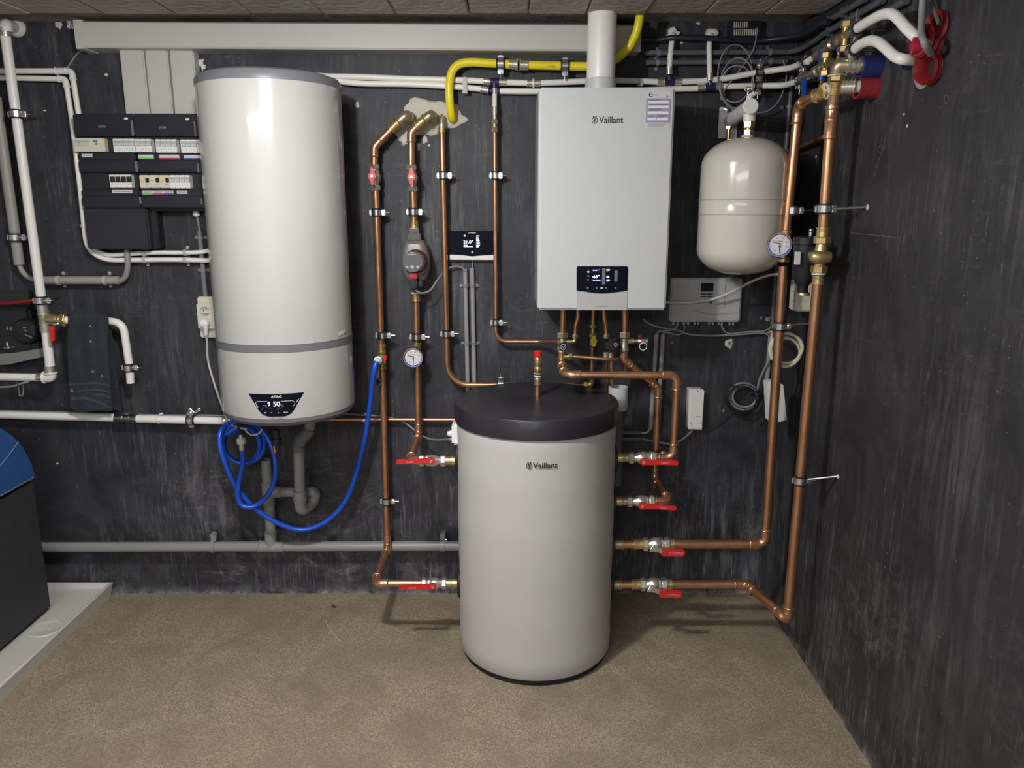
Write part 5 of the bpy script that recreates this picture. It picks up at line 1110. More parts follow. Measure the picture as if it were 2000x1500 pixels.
cable('grey_cable', [P(1409, 632, .03), P(1411, 640, .03), P(1418, 649, .026), P(1430, 652, .024), P(1456, 648.5, .022), P(1490, 646.5, .022), P(1502, 642, .024), P(1508.5, 634, .028)], .0034, grey_cable, 'grey cable from controller gland into the dark vertical conduit')
cable('white_cable', [P(1299, 590, .10), P(1310, 590.5, .09), P(1340, 591, .085), P(1375, 588, .09), P(1400, 582, .10), P(1430, 569, .12), P(1470, 549, .20), P(1500, 538, .28), P(1527, 534.5, .37)], .0046, white_cable, 'white cable sweeping from boiler side across the controller to riser')
cable('grey_cable', [P(1353, 840, .02), P(1340, 852, .02), P(1328, 861, .02), P(1304, 866.5, .02), P(1272, 861, .02), P(1256, 857.5, .02)], .004, grey_cable, 'grey cable looping from the small white box to the lower conduit stub')
cable('white_cable', [P(1271, 833, .02), P(1268, 840, .02), P(1262, 845, .02), P(1253, 845.5, .02)], .003, white_cable, 'tiny white cable curving into the upper conduit stub')
# cream coil
pts = []; n_ = 3.25
for i in range(int(n_*18)+1):
    a = 2*math.pi*i/18+2.3; k = i/18; rx = 33-2.6*k+2*math.sin(a*2+k); ry2 = 31-2.2*k
    pts.append(P(1535+rx*math.cos(a), 679-(ry2+6*(k % 2 > 1))*math.sin(a)+2*k, .350+.008*math.sin(k*2.1+a)))
cable('cream_cable', [P(1500, 652, .10), P(1508, 650, .28)]+pts[4:]+[P(1514, 700, .34), P(1510, 722, .33), P(1510, 745, .31)], .0052, cream_cable, 'coiled cream cable hanging behind the gauge riser', n=3)
# black and grey coil
pts = []
for i in range(18*3+1):
    a = 2*math.pi*i/18+.6; k = i/18; r_ = 33-3.8*k
    pts.append(P(1451+r_*math.cos(a)+1.6*k, 778-(r_-3)*math.sin(a)-1.0*k, .028+.007*k))
cable('grey_cable', [P(1511, 690, .05), P(1498, 712, .04), P(1486, 735, .03), P(1481, 752, .026)]+pts, .0045, grey_cable, 'grey cable coil hanging on the wall beside the adapter box', n=3)
pts = []
for i in range(16*3+1):
    a = 2*math.pi*i/16+1.0; k = i/16; r_ = 35-3.2*k
    pts.append(P(1451+r_*math.cos(a), 779-(r_-3)*math.sin(a)+.6*k, .038+.006*k))
cable('black_cable', [P(1372, 839.5, .02), P(1380, 838, .02), P(1402, 824, .02), P(1427, 803, .02), P(1437, 795, .03), P(1465, 768, .055), P(1480, 766, .05)]+pts[3:]+[P(1487, 782, .05), P(1493, 800, .07), P(1497, 815, .10), P(1492, 826, .09), P(1484, 832, .06)], .0028, rubber, 'thin black cable looped over the grey coil to the small white box', n=3)
g = thing('cable_tie', 'black cable tie at the side of the grey cable coil', 'cable tie', P(1492, 776, .05), 'cable ties'); build(M().ring(P(1482, 770, .042), V((.4, 0, 1)), .013, .002, 14, 5), 'loop', rubber, g); build(M().tube([P(1482, 766, .06), P(1494, 778, .06)], .0022, 5), 'tail', rubber, g)
g = thing('cable_tie', 'black cable tie at the bottom of the grey cable coil', 'cable tie', P(1454, 805, .05), 'cable ties'); build(M().ring(P(1454, 805, .042), X, .012, .002, 14, 5), 'loop', rubber, g); build(M().tube([P(1454, 808, .052), P(1453, 818, .05)], .002, 5), 'tail', rubber, g)
# thin grey loops by the vent
pts = []
for i in range(16*3):
    a = 2*math.pi*i/16+4.0; k = i/16
    cx_, cy_, rx, ry2 = ((1433, 140, 36, 58), (1437, 152, 34, 62), (1440, 170, 33, 42))[int(k) % 3]
    f_ = k % 1; nx = ((1433, 140, 36, 58), (1437, 152, 34, 62), (1440, 170, 33, 42), (1440, 170, 33, 42))[int(k)+1]
    cx_, cy_, rx, ry2 = [u_+(v_-u_)*f_ for u_, v_ in zip((cx_, cy_, rx, ry2), nx)]
    pts.append(P(cx_+rx*math.cos(a), cy_-ry2*math.sin(a), .05+.012*math.sin(a*1.5+k)))
cable('thin_cable', [P(1478, 40, .02), P(1470, 100, .05)]+pts+[P(1440, 216, .05), P(1482, 220, .05), P(1505, 213, .05), P(1525, 190, .05), P(1536, 150, .05), P(1530, 118, .04)], .0026, pm('lilac_grey_cable', (.27, .27, .32), .45), 'thin lilac grey cable hanging in loose loops above the vessel bracket', n=4, seg=7)
t = thing('vent_grille', 'small black louvred vent grille high on wall near the corner', 'vent', P(1457, 56, 0))
build(M().px(1423, 38, 1489, 74, .030, -.0, .006), 'frame', black_pl, t)
for rr_ in ((42, 54), (56.5, 69)):
    for i in range(12): build(M().px(1433.5+i*4.1, rr_[0], 1435.3+i*4.1, rr_[1], .034, .028), 'slat', pm('dusty_slat', (.50, .50, .47), .6) if not (rr_[0] < 50 and i > 6) else black_pl, t)
# ================================================================== SOCKET
t = thing('wall_socket', 'cream double socket beside water heater with a plug in its lower outlet', 'socket', P(404, 615, .02))
build(M().px(388, 580, 426, 660, .03, 0, .004), 'back_box', cream_pl, t)
fp = build(M().px(384.5, 592.5, 424, 643.5, .048, .01, .005), 'face_plate', cream_pl, t)
build(M().lathe(P(400, 608, .0482), -FR, [(0, .0205), (.001, .0205), (.001, .018)], 28, False), 'outlet_rim', cream_pl, fp)
build(M().lathe(P(400, 608, .0486), FR, [(0, .0185), (.0004, .0185), (.0004, .0005)], 24), 'outlet_recess', pm('cream_recess', (.40, .375, .30), .5), fp)
build(M().px(390, 604, 411, 613, .0505, .04, .003), 'recess_key', cream_pl, fp)
for a, b_ in ((397.5, 607), (403, 614)): build(M().cyl(P(a, b_, .05), P(a, b_, .0515), .0024, 8), 'pin_hole', pm('hole_brown', (.10, .09, .07), .6), fp)
t = thing('power_plug', 'grey-white plug pushed into the lower outlet of cream socket', 'plug', P(403, 632, .05))
build(M().lathe(P(402, 630, .049), FR, [(0, .0185), (.010, .0185), (.022, .014), (.024, .001)], 24), 'plug_body', white_pl, t)
build(M().tube([P(402, 632, .066), P(402, 641, .064), P(402.5, 654, .058)], [.012, .011, .0075], 12), 'strain_relief', white_pl, t)
cable('power_cable', [P(402.5, 653, .058), P(404.5, 668, .055), P(405, 690, .05), P(408, 712, .05), P(418, 748, .06), P(430, 783, .07), P(440, 812, .08), P(452, 830, .12), P(480, 838, .25)], .0042, pm('grey_white_cord', (.50, .50, .50), .45), 'pale power cord hanging from the socket to the heater underside')
conduit('conduit', [P(389.5, 452, .016), P(402.5, 592, .016)], .0092, pm('conduit_blue_grey', (.18, .185, .20), .4), 'blue-grey vertical conduit from fuse board down to cream socket')
cable('grey_cable', [P(383, 412, .02), P(385.5, 426, .018), P(389, 444, .016), P(389.8, 455, .016)], .0048, pm('conduit_blue_grey', (.18, .185, .20), .4), 'short grey cable leaving fuse board above the socket conduit')
t = thing('cable_gland', 'white cable gland under the fuse board next to the heater', 'cable gland', P(383, 418, .02)); build(M().lathe(P(383, 411, .02), -Z, [(0, .011), (.008, .0125), (.018, .0125), (.022, .008)], 14), 'gland', white_pl, t)
for py, lab in ((464, 'upper clip on the blue-grey socket conduit'), (528, 'lower clip on the blue-grey socket conduit')): saddle(P(390.5+(py-464)*.093, py, .016), Z, .0092, pm('clip_mid_grey', (.20, .205, .21), .4), 'saddle_clip', lab)
# ================================================================== PIPES ON THE LEFT PART OF THE WALL
dP = .12; rp = .0165
t = thing('white_pipe', 'thick white vertical water pipe at the far left of the wall', 'pipe', P(60, 600, dP)); WP = t
build(M().tube(fillet([P(30, 54, 0), P(11, 48, dP), P(13, 62, dP)], .02)[0], rp*1.2, 16), 'elbow', white_pl, t)
build(M().lathe(P(29, 53, .012), FR, [(-.012, .032), (0, .03), (.012, .022)], 20), 'wall_rose', white_pl, t)
coupling(t, P(10.5, 72, dP), P(9, 56, dP), rp, nickel, 'press_sleeve', 'sleeve')
build(M().cyl(P(10.5, 70, dP), P(82.5, 596, dP), rp, 16), 'pipe_section', white_pe, t)
coupling(t, P(82.5, 595, dP), P(85, 614, dP), rp, nickel, 'press_sleeve', 'sleeve')
tj = P(86.5, 623, dP); tb = M().cyl(P(85, 613, dP), P(88, 633, dP), rp*1.25, 16); tb.cyl(tj, P(110, 624, dP), rp*1.2, 16); build(tb, 'tee', bronze, t)
coupling(t, P(90, 648, dP), P(88, 632, dP), rp, nickel, 'press_sleeve', 'sleeve')
build(M().cyl(P(90, 647, dP), P(98, 716, dP), rp, 16), 'pipe_section', white_pe, t)
coupling(t, P(97.5, 714, dP), P(98.5, 727, dP), rp*.95, nickel, 'press_sleeve', 'sleeve')
build(M().tube(fillet([P(98.5, 726, dP), P(99.5, 736.5, dP), P(86, 737, dP)], .02)[0], rp*1.2, 16), 'elbow', white_pl, t); build(M().ring(P(98.6, 728.5, dP), Z, rp*1.25, .004, 16), 'elbow_collar', white_pl, t); build(M().ring(P(87, 737, dP), X, rp*1.25, .004, 16), 'elbow_collar', white_pl, t)
coupling(t, P(74, 737, dP), P(87, 737, dP), rp*.8, nickel, 'press_sleeve', 'sleeve')
build(M().cyl(P(76, 737, dP), P(-60, 735, dP), rp*.88, 16), 'pipe_section', white_pe, t)
clamp(P(32, 223, dP), P(82, 596, dP)-P(10, 70, dP), rp, 'silver clamp on far left white pipe beside the fuse board level', X, W(P(32, 223, dP)))
clamp(P(80.5, 587, dP), P(82, 596, dP)-P(10, 70, dP), rp, 'silver clamp on far left white pipe just above its brass tee', X, W(P(80.5, 587, dP)))
t = valve('brass stop valve with hanging red lever beside the towel', P(104, 624, dP), P(128, 625, dP), rp*.62, None, None, body=brass, name='stop_valve')
nut(t, P(121, 625, dP), P(130, 625, dP), .026, brass, 'packing_nut')
build(M().tube(smooth_path([P(114, 626, dP+.02), P(114, 632, dP+.035), P(104, 634, dP+.035)]), .004, 8), 'lever_arm', nickel, t)
lv = [P(98.5, 637, dP+.04), P(108.5, 636, dP+.04), P(109.5, 661, dP+.04), P(107.5, 665.5, dP+.04), P(102, 665.5, dP+.04), P(99.8, 661.5, dP+.04)]
build(M().prism([V((p.x, -dP-.04, p.z)) for p in lv], FR*.010), 'lever', red_pl, t, 'red lever sleeve')
# bent white pipe under the towel
t = thing('white_pipe', 'bent white pipe from under the towel ending open below a clamp', 'pipe', P(245, 690, dP-.03))
dB = .09
build(M().tube(fillet([P(128, 625, dP), P(200, 626, dB), P(240, 630, dB), P(253, 715, dB), P(255, 748, dB)], .10, 10)[0], .0142, 16), 'pipe', white_pe, t)
build(M().lathe(P(255, 748.3, dB), Z, [(0, .0142), (0, .011), (.012, .010)], 16, False), 'open_end', pm('pipe_inside', (.30, .30, .28), .5), t)
clamp(P(252.5, 718, dB), Z, .0142, 'silver clamp on bent white pipe beside the towel', X, W(P(252.5, 718, dB)))
# towel
t = thing('towel', 'dark blue-grey ragged towel with stripes hung over a white pipe', 'towel', P(175, 625, dP))
ncol, nrow = 40, 60
def tow(u, v):
    xl_ = [(0, 131), (.05, 133), (.3, 131.5), (.55, 133), (.75, 135), (.8, 136), (1, 138)]; xr_ = [(0, 207), (.06, 211), (.3, 210), (.6, 213), (.75, 215), (1, 219)]
    def ip(T_, q):
        for (a, b_), (c, d_) in zip(T_, T_[1:]):
            if q <= c: return b_+(d_-b_)*(q-a)/(c-a)
        return T_[-1][1]
    x_ = ip(xl_, v)+(ip(xr_, v)-ip(xl_, v))*u; y_ = 608+6*u-3*math.sin(u*3)+v*(193-5*u+2*math.sin(u*7)) 
    if v > .93: y_ += 7*math.sin(u*3.1)*(v-.93)/.07 - 4*(1-u)*(v-.93)/.07
    fold = .0055*math.sin(u*9+v*3.2+.6)+.003*math.sin(u*17-v*4)+.003*math.sin(v*13+u*3)
    d_ = dP+.026+fold*min(1, v*5)-.03*v+(-.03*(1-min(1, v/.05))**2)
    d_ -= .02*abs(u-.5)**4*16*.4
    return P(x_, y_, max(.018, d_))
vs = [tow(i/ncol, j/nrow) for j in range(nrow+1) for i in range(ncol+1)]; w_ = ncol+1
vs2 = [p+Y*.006 for p in vs]; n_ = len(vs)
fs = [(j*w_+i, j*w_+i+1, (j+1)*w_+i+1, (j+1)*w_+i) for j in range(nrow) for i in range(ncol)]
fs2 = [tuple(n_+k for k in f[::-1]) for f in fs]; edge = [i for i in range(w_)]+[j*w_+ncol for j in range(1, nrow+1)]+[nrow*w_+i for i in range(ncol-1, -1, -1)]+[j*w_ for j in range(nrow-1, 0, -1)]
fe = [(edge[k], edge[(k+1) % len(edge)], n_+edge[(k+1) % len(edge)], n_+edge[k]) for k in range(len(edge))]
build(M().add(vs+vs2, fs+fs2+fe), 'cloth_front', towel_m, t, sharp=70)
def stripe(v0, v1, u0=0., u1=1., dv=0., nm='stripe'):
    k = 24; a = []
    for i in range(k+1):
        u = u0+(u1-u0)*i/k; dd = dv*(max(0, (u-u0)/(u1-u0)-.35)/.65)**.7 if dv else 0
        a += [tow(u, v0+dd)+FR*.0014, tow(u, v1+dd)+FR*.0014]
    build(M().add(a, [(2*i, 2*i+1, 2*i+3, 2*i+2) for i in range(k)]), nm, towel_s, t, 'grey-green woven stripe', sharp=80)
stripe(.725, .752); stripe(.795, .820); stripe(.845, .87, .55, 1); stripe(.862, .895, .02, 1, .09)
back_ = [tow(.08+.84*i/10, 0)+V((0, .02, -.002)) for i in range(11)]; m = M()
rows = [[V((p.x, min(-.012, p.y+.03*min(1, j/2)), p.z-.035*j)) for p in back_] for j in range(12)]
vv = [p for r_ in rows for p in r_]; m.add(vv, [(j*11+i, j*11+i+1, (j+1)*11+i+1, (j+1)*11+i) for j in range(11) for i in range(10)])
build(m, 'cloth_back', towel_m, t, sharp=80)
for i, (u, v, r_) in enumerate(((.57, .15, .007), (.58, .31, .008), (.60, .62, .008), (.82, .66, .010), (.06, .80, .008))):
    c = tow(u, v)+FR*.002; m = M(); kk = 8
    rr = random.Random(60+i); ps = [c+(X*math.cos(2*math.pi*q/kk)+Z*math.sin(2*math.pi*q/kk))*r_*rr.uniform(.5, 1.15)*(1 if q % 2 else .7)-FR*.0004 for q in range(kk)]
    m.add(ps+[c+FR*.001], [(q, (q+1) % kk, kk) for q in range(kk)]); build(m, 'hole_patch', pm('towel_tear', (.15, .17, .23), .9), t, 'pale torn spot')
# low white pipe and its cable
dw = .05
t = thing('white_pipe', 'long white horizontal pipe passing low under the towel to the heater', 'pipe', P(200, 815, dw))
p0, p1, p2, p3 = P(-80, 808.5, dw), P(227, 816, dw), P(267, 818, dw), P(438, 822, dw)
build(M().cyl(p0, p1, .0155, 16), 'pipe_section', white_pe, t); coupling(t, p1-X*.003, p1+(p2-p1)*.36, .0155, steel_dark, 'press_sleeve', 'sleeve'); build(M().cyl(p1, p2, .016, 14), 'coupling_core', steel_dark, t); coupling(t, p2+X*.003, p1+(p2-p1)*.64, .0155, steel_dark, 'press_sleeve', 'sleeve')
build(M().cyl(p2, p3, .0155, 16), 'pipe_section', white_pe, t); build(M().lathe(p3-X*.004, X, [(0, .0175), (.01, .018), (.014, .0155), (.03, .012)], 16), 'end_fitting', nickel, t)
build(M().px(-80, 799.5, 440, 802.5, .012, 0).px(0, 799.5, 20, 802.5, .012, 0), 'spare', white_pe) if False else None
cable('grey_cable', [P(-60, 802, .03), P(60, 804, .03), P(150, 806.5, .03), P(300, 811, .03), P(400, 811.5, .03), P(443, 812, .03)], .0042, grey_cable, 'grey cable lying along the top of low white pipe')
cable('grey_cable', [P(640, 806, .02), P(700, 810, .02), P(744, 813, .02), P(775, 819, .02), P(792, 826, .02), P(808, 839, .03), P(829, 853.5, .08), P(848, 859, .16), P(866, 859, .26), P(880, 858, dT-.02)], .0042, grey_cable, 'grey cable running behind copper pipes into the tank sensor box')
clamp(P(373.5, 820.5, dw), X, .0155, 'silver clamp with wing nut on the low white pipe', Z, W(P(373.5, 820.5, dw)))
g = thing('wing_nut', 'small galvanised wing nut on top of the low white pipe clamp', 'wing nut', P(380, 804, dw))
for s in (-1, 1): build(M().tube([P(380, 806, dw), P(380+s*9, 799, dw)], [.005, .006], 10), 'wing', chrome, g); build(M().ball(P(380+s*8.5, 799, dw), .0085, 10, 6, (1, .6, 1)), 'wing_tip', chrome, g)
g = thing('cable_tie', 'white cable tie around the low white pipe', 'cable tie', P(312, 817, dw), 'cable ties'); build(M().ring(P(310.5, 819, dw), X, .0172, .0016, 18, 5), 'loop', white_pl, g); build(M().box(P(315, 808, dw+.008), (.014, .006, .007), Matrix.Rotation(-.3, 3, 'Y'), .0015), 'head', white_pl, g)
# pairs of white pipes feeding the fuse board
t = thing('white_conduit', 'upper white conduit bending down behind the fuse board', 'conduit', P(135, 138, .03), 'white conduits')
build(M().cyl(P(-60, 138.5, .03), P(112, 138.5, .03), .0098, 12), 'pipe', white_pe, t); build(M().tube(fillet([P(110, 138.5, .03), P(140, 138.5, .03), P(143, 156, .03)], .02)[0], .0112, 14), 'elbow', white_pl, t)
for a in ((109, 138.5), (129, 138.5)): build(M().ring(P(*a, .03), X, .0115, .002, 14), 'socket_ring', white_pl, t)
build(M().ring(P(142.6, 154, .03), Z, .0115, .002, 14), 'socket_ring', white_pl, t); build(M().cyl(P(142.5, 152, .03), P(154, 224, .03), .0098, 12), 'pipe', white_pe, t)
t = thing('white_conduit', 'lower white conduit bending down beside the fuse board then sweeping under it', 'conduit', P(125, 153, .03), 'white conduits')
build(M().cyl(P(-60, 151, .03), P(116, 154, .03), .0098, 12), 'pipe', white_pe, t); build(M().tube(fillet([P(114, 154, .03), P(127, 154.5, .03), P(131, 172, .03)], .02)[0], .0115, 14), 'elbow', white_pl, t)
build(M().ring(P(115, 154, .03), X, .0115, .002, 14), 'socket_ring', white_pl, t); build(M().ring(P(130.4, 170, .03), Z, .0115, .002, 14), 'socket_ring', white_pl, t)
build(M().tube(smooth_path([P(130, 168, .03), P(139, 225, .03), P(145, 270, .06), P(150, 310, .075), P(158, 380, .07), P(163, 430, .05), P(168, 470, .03), P(178, 490, .03), P(197, 503, .03), P(220, 508, .03), P(260, 508, .03), P(340, 507.5, .03), P(425, 509.5, .03)]), .0092, 12), 'pipe', white_pe, t)
t = thing('white_conduit', 'short white conduit emerging below the black junction box', 'conduit', P(300, 494, .03), 'white conduits')
build(M().tube(smooth_path([P(180, 484, .02), P(195, 492, .028), P(212, 497.5, .03), P(245, 496.5, .03), P(300, 493.5, .03), P(360, 493.5, .03), P(395, 492, .03), P(420, 486, .03)]), .0082, 12), 'pipe', white_pe, t)
for x_, y_, lab in ((282, 495, 'white clip on the short conduit near the junction box'), (362, 493.5, 'white clip on the short conduit near the heater'), (282, 508, 'white clip on the sweeping conduit near the junction box'), (362, 508, 'white clip on the sweeping conduit near the heater'), (163, 441, 'white clip on sweeping conduit beside the junction box')):
    ax_ = X if x_ > 200 else Z; saddle(P(x_, y_, .03), ax_, .0095, cl_m, 'saddle_clip', lab)
# grey pipes far left
t = thing('grey_pipe', 'beige grey vertical sleeve pipe behind the far left white pipe', 'pipe', P(20, 350, .04))
build(M().tube([P(-8, 190, .04), P(38, 517, .04)], .0185, 16), 'sleeve', beige_cond, t); build(M().tube(smooth_path([P(37, 512, .04), P(41, 525, .04), P(50, 537, .04), P(66, 545.5, .04), P(90, 547.5, .04)]), .0095, 12), 'inner_cable', beige_cond, t)
clamp(P(31, 464, .045), Z, .0185, 'grey clamp on the beige vertical sleeve pipe', X, W(P(31, 464, .045)))
t = thing('grey_pipe', 'beige grey horizontal sleeve pipe with cable under the fuse board', 'pipe', P(160, 548, .04))
build(M().cyl(P(80, 547.5, .04), P(233, 547.5, .04), .0155, 16), 'sleeve', beige_cond, t); build(M().tube(smooth_path([P(228, 549, .04), P(240, 546, .042), P(247, 535, .045), P(249.5, 515, .045), P(248, 486, .04)]), .0105, 12), 'inner_cable', pm('beige_cable', (.26, .25, .235), .5), t)
saddle(P(115, 547.5, .04), X, .0155, cl_m, 'saddle_clip', 'pale clip on beige horizontal sleeve pipe, near the white pipe'); saddle(P(206, 547.5, .04), X, .0155, cl_m, 'saddle_clip', 'pale clip on beige horizontal sleeve pipe, near its open end')
cable('thin_cable', [P(131, 134, .03), P(142, 117, .006), P(152, 104, .006), P(165, 95, .006)], .0028, pm('lilac_grey_cable', (.27, .27, .32), .45), 'short thin grey cable rising to the duct end', seg=6)
blob(140, 48, 7, 9, 'plaster_chip', foam, back, 90, .012, 16, .2)
cable('white_tail', [P(135, 43, .01), P(140, 48, .02), P(147, 55, .02)], .009, foam, 'short white filler tail beside the end of duct', 'filler', seg=10)
# ================================================================== WASTE PIPES
dg = .05; rg = .021
t = thing('waste_pipe', 'long grey horizontal waste pipe low on the wall', 'waste pipe', P(490, 1067, dg))
zg = P(490, 1067.5, dg).z; zl_, zr_ = P(95, 1069, dg).z, P(880, 1066, dg).z
Lp, Rp = V((P(60, 1069, dg).x, -dg, zl_)), V((P(980, 1066, dg).x, -dg, zr_)); tee = V((P(530, 1066.5, dg).x, -dg, (zl_+zr_)/2))
build(M().cyl(Lp, tee-X*.03, rg, 18), 'pipe_section', grey_pvc, t); build(M().cyl(tee+X*.03, Rp, rg, 18), 'pipe_section', grey_pvc, t)
tb = M().cyl(tee-X*.047, tee+X*.052, rg*1.14, 18); tb.cyl(tee, tee+Z*.048, rg*1.12, 18); tb.ring(tee-X*.047, X, rg*1.15, .003, 18); tb.ring(tee+X*.052, X, rg*1.15, .003, 18); build(tb, 'tee', grey_pvc, t)
def strap(px_, py, r, lab):
    T = thing('pipe_bracket', lab, 'pipe clip', P(px_, py, 0), 'waste pipe brackets'); c = P(px_, py, dg)
    build(M().lathe(c-X*.009, X, [(0, r+.0005), (0, r+.004), (.018, r+.004), (.018, r+.0005)], 20, False), 'band', grey_pvc, T)
    build(M().box(c+Z*(r+.014)+Y*.02, (.020, .030, .034), None, .003), 'bracket', grey_pvc, T); build(M().cyl(c+Z*(r+.006)+X*.011+FR*.0, c+Z*(r+.006)+X*.016, .004, 8), 'lug_screw', chrome, T)
strap(416, 1067.5, rg, 'grey bracket on the low waste pipe beneath the heater'); strap(865, 1066, rg, 'grey bracket on the low waste pipe next to the tank')
t = thing('waste_pipe', 'grey vertical waste pipe with open top behind blue hose loops', 'waste pipe', P(527, 980, dg))
vx0 = P(524, 965, dg).x; zt_ = P(521, 898, dg).z
build(M().lathe((vx0, -dg, P(524, 960, dg).z), Z, [(0, rg*.96), (zt_-P(524, 960, dg).z, rg*.96), (zt_-P(524, 960, dg).z, rg*.82), (.01, rg*.8), (.01, .001)], 18, False), 'stand_pipe', grey_pvc, t)
tz = P(524, 961, dg).z; tb = M().lathe((vx0, -dg, tz-.05), Z, [(0, rg*1.14), (.09, rg*1.14)], 18); tb.cyl((vx0, -dg, tz), (vx0+.05, -dg, tz), rg*1.12, 18); tb.ring((vx0, -dg, tz+.04), Z, rg*1.14, .003, 18); tb.ring((vx0, -dg, tz-.05), Z, rg*1.14, .003, 18); tb.ring((vx0+.05, -dg, tz), X, rg*1.13, .003, 18)
build(tb, 'tee', grey_pvc, t)
build(M().cyl((vx0+.002, -dg, tz-.04), tee+Z*.03, rg*.98, 18), 'pipe_section', grey_pvc, t); build(M().lathe(tee+Z*.03, Z, [(0, rg*1.15), (.035, rg*1.15), (.037, rg)], 18), 'socket', grey_pvc, t)
build(M().cyl((vx0+.04, -dg, tz), (P(606, 962, dg).x, -dg, tz), rg*.97, 18), 'side_arm', grey_pvc, t)
dtp = .115
t = thing('trap_pipe', 'grey angled drain pipe with trap hanging below water heater', 'waste pipe', P(586, 930, dtp))
bx_ = P(586, 975, dtp); up = P(583.5, 868, dtp); ut = P(604, 838, .16)
build(M().tube(fillet([ut+(ut-up)*.25+Z*.03, ut, up, V((bx_.x, -dtp, bx_.z))], .05, 8)[0], rg*1.0, 18), 'pipe', grey_pvc, t)
e_ = M().tube([P(606, 836, .16), P(603, 842, .158), P(588, 858, .125), P(584, 868, dtp), P(584, 882, dtp)], rg*1.18, 18); build(e_, 'elbow', pm('elbow_grey', (.14, .145, .15), .3), t)
s0 = V((bx_.x, -dtp, P(586, 958, dtp).z)); build(M().lathe(s0, -Z, [(0, rg*1.05), (.001, rg*1.28), (.006, rg*1.28), (.008, rg*1.2), (.036, rg*1.2), (.037, rg*1.27), (.042, rg*1.27)], 20), 'collar', pm('collar_grey', (.30, .30, .30), .35), t)
build(M().tube(fillet([s0-Z*.035, s0-Z*.085, V((s0.x+.03, -dg, s0.z-.080)), V((s0.x+.045, -dg, tz+.0)), V((s0.x+.01, -dg, tz))], .028, 8)[0], rg*1.12, 18), 'trap_bend', grey_pvc, t)
build(M().ring(V((P(609, 966, dg).x, -dg-.018, tz-.005)), FR, .024, .004, 20), 'trap_ring', grey_pvc, t)
# ================================================================== BLUE HOSE
main = [(735.5, 706, .17), (731, 722, .18), (727, 745, .17), (723.5, 785, .15), (716, 836, .13), (708, 876, .12), (698, 916, .11), (684, 960, .10), (668, 988, .10), (648, 1010, .11), (620, 1027.5, .12), (590, 1035, .13), (560, 1029, .14), (525, 1012, .15), (495, 990, .155), (474, 966, .16), (460, 948, .17), (446, 920, .18), (434, 888, .18), (429, 862, .17), (432, 842, .15), (446, 828, .12), (470, 820, .10)]
loops = []
for i in range(14*2+3):
    a = math.pi*.5+2*math.pi*i/14; k = i/14
    loops.append((478-3*k+(45-6*k)*math.cos(a), 864+2*k-(42-4*k)*math.sin(a), .09+.03*math.sin(a*.5)+.02*k))
H = [P(*q) for q in main]+[P(*q) for q in loops]
t = thing('blue_hose', 'bright blue filling hose looped from brass valve to heater underside', 'hose', P(600, 1034, .12))
end = [(538, 905, .15), (536, 940, .16), (522, 968, .17), (502, 986, .17), (484, 991, .18), (470, 984, .18), (464, 966, .185), (467, 940, .19), (474, 905, .19), (473, 878, .19)]
E2 = [P(496, 826, .11), P(510, 838, .12), P(524, 858, .13), P(533, 880, .14)]+[P(*q) for q in end]
build(M().tube(smooth_path(H+E2, 5), .0098, 12), 'hose_tube', hose_blue, t)
c1 = P(472.5, 877, .19); build(M().lathe(c1-Z*.004, Z, [(0, .0105), (.002, .0118), (.022, .0118), (.024, .010)], 14), 'ferrule', nickel, t); build(M().lathe(c1+Z*.02, Z, [(0, .014), (.004, .0175), (.020, .0175), (.024, .014)], 10), 'union_nut', cream_pl, t)
build(M().lathe(c1+Z*.044, Z, [(0, .010), (.012, .009), (.024, .008)], 12), 'spigot', chrome, t); build(M().cyl(c1+Z*.06, V((c1.x+.01, -hd+.08, .885)), .010, 12), 'inlet_stub', black_pl, t)
cable('white_lead', [P(478, 838, .22), P(485, 846, .22), P(495, 850, .22), P(506, 846, .22), P(512, 838, .22)], .003, white_cable, 'short white lead looping under the heater rim', seg=6)
# ================================================================== WATER SOFTENER AND TRAY
t = thing('floor_tray', 'shallow cream plastic floor tray with raised rim under the softener', 'tray', (-2.0, -.39, 0))
tx1, td0, td1, th_ = -1.662, .015, .750, .058; tx0 = -2.42
lp = lambda ins, z_: [V((tx0+ins, -td0-ins, z_)), V((tx1-ins, -td0-ins, z_)), V((tx1-ins, -td1+ins, z_)), V((tx0+ins, -td1+ins, z_))]
m = M(); R_ = [lp(.012, 0), lp(.002, th_-.006), lp(0, th_), lp(.010, th_+.002), lp(.016, th_-.002), lp(.022, .040), lp(.05, .036)]
m.add([p for r_ in R_ for p in r_], [(0, 3, 2, 1)]+[(i*4+k, i*4+(k+1) % 4, (i+1)*4+(k+1) % 4, (i+1)*4+k) for i in range(6) for k in range(4)]+[tuple(24+k for k in range(4))])
build(m, 'tray_shell', tray_m, t, sharp=25)
es = PZ(90, 1228, .037); g = M().lathe((es.x, es.y, .0355), Z, [(0, .06), (.004, .0585), (.005, .055), (.0035, .052), (.0035, .001)], 28); build(g, 'drain_boss', tray_m, t)
g = M(); [g.box((es.x+.008*i-.03, es.y+.004*i, .0395), (.004, .05, .002), Matrix.Rotation(.5, 3, 'Z')) for i in range(7)]; build(g, 'boss_emblem', tray_m, t)
sx1, sy0, sy1 = -1.81, .19, .74; sx0 = -2.36
t = thing('water_softener', 'dark grey water softener cabinet with blue lid standing in tray', 'water softener', (-2.05, -.47, .036))
build(M().bx(sx0, sx1, sy0, sy1, .037, .585, .02), 'cabinet', soft_black, t)
